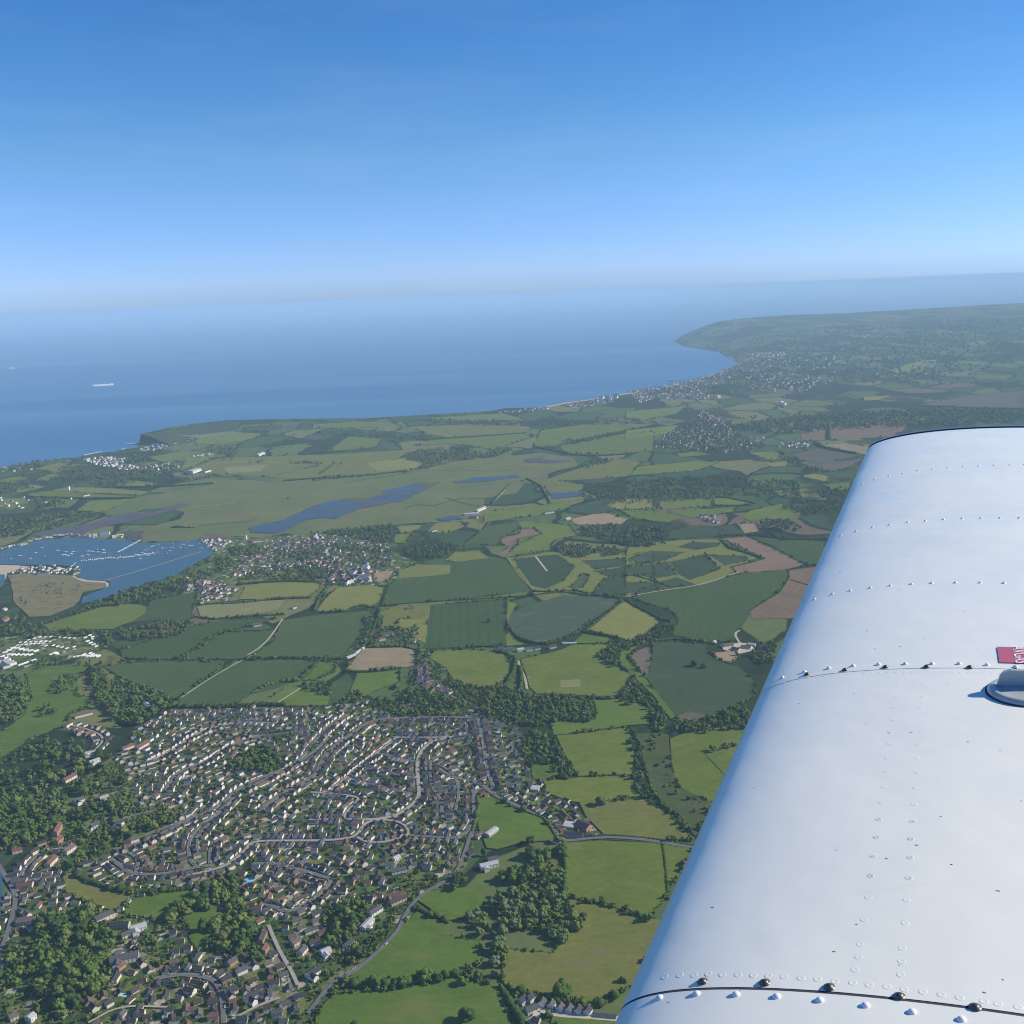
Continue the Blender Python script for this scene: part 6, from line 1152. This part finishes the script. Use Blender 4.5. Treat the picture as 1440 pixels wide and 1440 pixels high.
def screw_mesh():
    mb = MB(); V, Fs = dome_mesh(.0038, .0034, 16, 5); mb.add(V, Fs); n = 16
    mb.add([(.0047*math.cos(6.2832*i/n), .0047*math.sin(6.2832*i/n), z) for z in (-.0006, .0011) for i in range(n)], [(i, (i+1) % n, n+(i+1) % n, n+i) for i in range(n)] + [tuple(range(n, 2*n))])
    return mb.v, mb.f
SCR = proto('screw', *screw_mesh(), M['screw'])
def place(me, name, q, lift=0.0, spin=0.0, parent=None):
    p, tx, ty, nz = frame(q); p = p + nz*lift; ty = np.cross(nz, tx)
    o = bpy.data.objects.new(name, me); COL.objects.link(o); o.parent = wing
    mm = Matrix([[tx[i], ty[i], nz[i], to_local(p)[i]] for i in range(3)] + [[0, 0, 0, 1]]) @ Matrix.Rotation(spin, 4, 'Z')
    o.matrix_local = mm; return o
for tl, s, me, nm, lf in [
 ('T','153,355 270,325 400,305 530,292 665,285 808,282 950,281 1095,281 1243,288 1395,298',RIVB,'rivet',.001),
 ('T','285,338 487,315 703,300 922,298 1152,301 1395,315',SCR,'screw',.001),
 ('S','323,1073 420,1046 515,1027 622,1012 728,1001 840,993 948,987 1075,985 1206,985 1333,987 1460,989',RIV,'rivet',.001),
 ('S','463,735 545,710 632,690 725,676 820,663 914,655 1010,648 1109,643 1210,640 1312,640 1414,640',RIV,'rivet',.001),
 ('S','577,460 645,433 720,413 795,401 873,387 952,379 1032,372 1115,366 1198,362 1280,359 1365,357 1440,356',RIV,'rivet',.001),
 ('G','168,704 297,690 435,692 577,699 727,712 887,730 1050,753 1222,779',RIVB,'rivet',0),
 ('G','318,648 535,652 760,668 1005,700 1270,738',SCR,'screw',0)]:
    for x, y in px(tl, s): place(me, nm, on_wing(x, y), lf, random.uniform(0, 3))
# flush rivets: faint rings pressed into the inner skin, one mesh for the pattern
fl = MB(); fv = []
def ring(q, r=.0034):
    p, tx, ty, nz = frame(q); ty = np.cross(nz, tx); n = 14; rings_ = [(0, .0001), (r*.6, .0001), (r*.8, .0002), (r*1.0, .00014), (r*1.3, -.0004)]
    V = [to_local(p + nz*rings_[0][1])]
    for rr, z in rings_[1:]: V += [to_local(p + tx*rr*math.cos(6.2832*i/n) + ty*rr*math.sin(6.2832*i/n) + nz*z) for i in range(n)]
    fl.add(V, [(0, 1+i, 1+(i+1) % n) for i in range(n)] + [(1+j*n+i, 1+(j+1)*n+i, 1+(j+1)*n+(i+1) % n, 1+j*n+(i+1) % n) for j in range(3) for i in range(n)])
for tl, s in [('T','765,385 760,455 748,512 740,575 725,640 722,702 712,780 705,852 690,932 680,1018 668,1108 655,1203 637,1302 622,1408'),('T','905,385 903,452 888,513 893,575 895,638 880,708 870,780 870,857 862,938 855,1027 848,1117 838,1213 832,1310 825,1420'),('G','932,80 925,142 915,210 905,277 897,352 882,430 868,515 862,560 850,605'),('G','1050,88 1045,148 1043,214 1040,285 1030,360 1025,442 1015,530 1013,575 1010,622'),
              ('G','185,630 238,624 288,624 338,620 387,622 442,623 495,624 548,626 603,629 662,634 720,638 780,645 842,650 900,658 962,664 1022,673 1087,682 1152,692 1215,702 1300,715 1350,724 1420,735')]:
    for x, y in px(tl, s): ring(on_wing(x, y))
q4 = on_wing(*px('T', '153,388')[0]); 
for x in np.linspace(160, 1400, 30):
    y = np.interp(x, [150, 285, 487, 703, 922, 1152, 1400], [383, 352, 332, 322, 320, 322, 330]); ring(on_wing(*px('T', f'{x},{y}')[0]), .003)
fl.build('flush_rivets', M['skin'], wing, True)
# squashed insects and oil specks on the paint
bm_ = MB(); rb = random.Random(5)
spots = [on_wing(*q) for tl, s in (('T','597,597 720,648 837,645 1140,695 868,1245 707,1317 1055,1348 782,188 1425,1010 240,490 1312,740 645,200 1030,390 535,435'), ('G','960,217 1065,170 1188,238 353,387 855,447 1367,640 777,542 1302,685 1150,70 1350,330'), ('S','780,1020 460,930 1050,598 1180,770')) for q in px(tl, s)]
for _ in range(46): spots.append(np.array([rb.uniform(.95, 3.9), rb.uniform(.1, .42)]))
for n_, q in enumerate(spots):
    p, tx, ty, nz = frame(q); ty = np.cross(nz, tx); r = rb.uniform(.0006, .0011) if n_ < 28 else rb.uniform(.0003, .0007); st = rb.uniform(1, 2.2); n = 9; lift = .0002 + (.0007 if q[0] > ST['r4']-.02 else 0)
    V = [to_local(p + nz*(lift+.0004))] + [to_local(p + nz*lift*.6 + (tx*math.cos(6.2832*i/n)*st + ty*math.sin(6.2832*i/n))*r*rb.uniform(.6, 1.2)) for i in range(n)]
    bm_.add(V, [(0, 1+i, 1+(i+1) % n) for i in range(n)])
M['speck'] = plain('dried_specks', (.3, .28, .25), .7); bm_.build('insect_specks', M['speck'], wing)
# fuel filler cap: raised ring, domed lid, upright lever
q = on_wing(1450, 974); p, tx, ty, nz = frame(q); ty = np.cross(nz, tx)
pl = to_local(p)
def at_local(x, y, z): return pl + tx*x + ty*y + nz*z
def lathe(prof, n=48, c=(0, 0)):
    V = []; Fs = []
    for r, z in prof: V += [at_local(c[0]+r*math.cos(6.2832*i/n), c[1]+r*math.sin(6.2832*i/n), z) for i in range(n)]
    for j in range(len(prof)-1):
        for i in range(n): Fs.append((j*n+i, j*n+(i+1) % n, (j+1)*n+(i+1) % n, (j+1)*n+i))
    Fs.append(tuple(range((len(prof)-1)*n, len(prof)*n))); return V, Fs
M['cap'] = plain('grey_cap_paint', (.42, .45, .45), .28, .5, scale=40)
cap = mesh_obj('fuel_cap', *lathe([(.053, -.002), (.053, .0025), (.05, .006), (.045, .0075), (.042, .006), (.026, .0075), (.004, .008)]), M['cap'], wing, True)
mesh_obj('cap_seat', *lathe([(.0555, -.001), (.0555, .001), (.053, .0014)]), M['seal'], cap, True)
lv = [(-.041, .007), (-.037, .02), (-.032, .026), (-.023, .029), (.023, .029), (.032, .026), (.041, .007)]
n = len(lv); V = [at_local(x, y+.006, z) for y in (-.0035, .0035) for x, z in lv]
mesh_obj('cap_lever', V, [tuple(range(n))[::-1], tuple(range(n, 2*n))] + [(i, (i+1) % n, n+(i+1) % n, n+i) for i in range(n)], M['cap'], cap)
# red fuel placard
k = NT('red_placard'); k.col((.52, .12, .17)); k.b.inputs['Roughness'].default_value = .4; k.b.inputs['Specular IOR Level'].default_value = .4; M['placard'] = k.mat
qa, qb, qc = on_wing(1402, 911), on_wing(1438, 912), on_wing(1404, 933); du = (qa[0]-qc[0]); dxi = (qb[1]-qa[1])/36
nu, nxi = 6, 14; V = []; L_px = 96
for i in range(nu+1):
    for j in range(nxi+1):
        P_, t1, t2, nz2 = frame((qc[0]+du*i/nu, qa[1]+dxi*L_px*j/nxi)); V.append(to_local(P_ + nz2*.0018))
plc = mesh_obj('placard', V, [(i*(nxi+1)+j, i*(nxi+1)+j+1, (i+1)*(nxi+1)+j+1, (i+1)*(nxi+1)+j) for i in range(nu) for j in range(nxi)], M['placard'], wing, True)
def lettering(txt, x_px, size):
    cu = bpy.data.curves.new('lettering', 'FONT'); cu.body = txt; cu.size = size; cu.align_x = 'CENTER'; cu.extrude = .0001
    o = bpy.data.objects.new('lettering', cu); COL.objects.link(o); dg = bpy.context.evaluated_depsgraph_get(); me = bpy.data.meshes.new_from_object(o.evaluated_get(dg)); bpy.data.objects.remove(o)
    P_, t1, t2, nz2 = frame((qc[0]+du*.5, qa[1]+dxi*x_px)); ri = -SW; upd = np.cross(nz2, ri)
    l2 = bpy.data.objects.new('lettering', me); COL.objects.link(l2); l2.parent = plc; loc = to_local(P_ + nz2*.0023)
    l2.matrix_local = Matrix([[ri[i], upd[i], nz2[i], loc[i]] for i in range(3)] + [[0, 0, 0, 1]]); me.materials.clear(); me.materials.append(M['shop_white'])
wid = np.linalg.norm(surf(qa[0], qa[1]) - surf(qc[0], qc[1]))
lettering('AVGAS', 22, wid*.34); lettering('100LL', 44, wid*.34)
# ------------------------------------------------------------------ light, sky, air
SUN_AZ, SUN_EL = R(83), R(31)     # from the view direction towards the right
sd = np.array([math.sin(SUN_AZ)*math.cos(SUN_EL), math.cos(SUN_AZ)*math.cos(SUN_EL), math.sin(SUN_EL)])
sl = bpy.data.lights.new('sun', 'SUN'); sl.energy = 5.0; sl.angle = R(.53); sl.color = (1, .905, .755); so = bpy.data.objects.new('sun', sl); COL.objects.link(so)
so.rotation_euler = Vector(-sd).to_track_quat('-Z', 'Y').to_euler(); so.location = (0, 0, ALT+300)
w = bpy.data.worlds.new('World'); sc.world = w; w.use_nodes = True; nt = w.node_tree; bg = nt.nodes['Background']
sky = nt.nodes.new('ShaderNodeTexSky'); sky.sky_type = 'NISHITA'; sky.sun_disc = False; sky.sun_elevation = SUN_EL; sky.sun_rotation = SUN_AZ; sky.altitude = 800; sky.air_density = 1.0; sky.dust_density = 0.0; sky.ozone_density = 3.0
tint = nt.nodes.new('ShaderNodeMix'); tint.data_type = 'RGBA'; tint.blend_type = 'MULTIPLY'; tint.inputs[0].default_value = 1; tint.inputs[7].default_value = (.88, .96, 1.14, 1)
hs = nt.nodes.new('ShaderNodeHueSaturation'); hs.inputs['Saturation'].default_value = 1.2; nt.links.new(sky.outputs[0], tint.inputs[6]); nt.links.new(tint.outputs[2], hs.inputs['Color']); ge = nt.nodes.new('ShaderNodeNewGeometry'); sx = nt.nodes.new('ShaderNodeSeparateXYZ'); nt.links.new(ge.outputs['Incoming'], sx.inputs[0])
ab = nt.nodes.new('ShaderNodeMath'); ab.operation = 'ABSOLUTE'; nt.links.new(sx.outputs[2], ab.inputs[0])
cr = nt.nodes.new('ShaderNodeValToRGB'); cr.color_ramp.elements[0].color = (.46, .66, 1.2, 1); cr.color_ramp.elements[1].position = .13; cr.color_ramp.elements[1].color = (1, 1, 1, 1); e_ = cr.color_ramp.elements.new(.02); e_.color = (.64, .79, 1.26, 1); nt.links.new(ab.outputs[0], cr.inputs[0])
low = nt.nodes.new('ShaderNodeMix'); low.data_type = 'RGBA'; low.blend_type = 'MULTIPLY'; low.inputs[0].default_value = 1; nt.links.new(hs.outputs[0], low.inputs[6]); nt.links.new(cr.outputs[0], low.inputs[7]); tcw = nt.nodes.new('ShaderNodeTexCoord'); mp = nt.nodes.new('ShaderNodeMapping'); mp.inputs['Scale'].default_value = (3, 3, 16); mp.inputs['Rotation'].default_value = (0, .12, 0); nt.links.new(tcw.outputs['Generated'], mp.inputs['Vector'])
wn = nt.nodes.new('ShaderNodeTexNoise'); wn.inputs['Scale'].default_value = 1.6; wn.inputs['Detail'].default_value = 6; wn.inputs['Roughness'].default_value = .6; nt.links.new(mp.outputs[0], wn.inputs['Vector'])
wr = nt.nodes.new('ShaderNodeValToRGB'); wr.color_ramp.elements[0].position = .5; wr.color_ramp.elements[0].color = (0, 0, 0, 1); wr.color_ramp.elements[1].position = .85; wr.color_ramp.elements[1].color = (.06, .06, .06, 1); nt.links.new(wn.outputs['Fac'], wr.inputs[0])
wm = nt.nodes.new('ShaderNodeMix'); wm.data_type = 'RGBA'; nt.links.new(wr.outputs[0], wm.inputs[0]); nt.links.new(low.outputs[2], wm.inputs[6]); wm.inputs[7].default_value = (6.2, 7.2, 8.2, 1); nt.links.new(wm.outputs[2], bg.inputs[0]); bg.inputs[1].default_value = .1
mb = MB(); mb.box(-101000, 101000, -9000, 101000, -5, ALT+3)
kk = bpy.data.materials.new('haze_air'); kk.use_nodes = True; t = kk.node_tree; t.nodes.remove(t.nodes['Principled BSDF']); pv = t.nodes.new('ShaderNodeVolumePrincipled'); pv.inputs['Color'].default_value = (.56, .8, 1, 1); pv.inputs['Density'].default_value = 4.5e-5; pv.inputs['Anisotropy'].default_value = 0.0
t.links.new(pv.outputs[0], t.nodes['Material Output'].inputs['Volume'])
tag(mb.build('haze', kk), 'thin bluish haze filling the air over land and sea', 'haze', kind='stuff')
sc.view_settings.view_transform = 'Standard'; sc.view_settings.look = 'None'; sc.view_settings.exposure = 0.27; sc.view_settings.gamma = 1
sc.cycles.use_denoising = True; sc.cycles.max_bounces = 5; sc.cycles.diffuse_bounces = 3; sc.cycles.volume_bounces = 2; sc.cycles.filter_width = 1.1; sc.cycles.use_adaptive_sampling = True; sc.cycles.adaptive_threshold = .01
sc.cycles.sample_clamp_indirect = 6
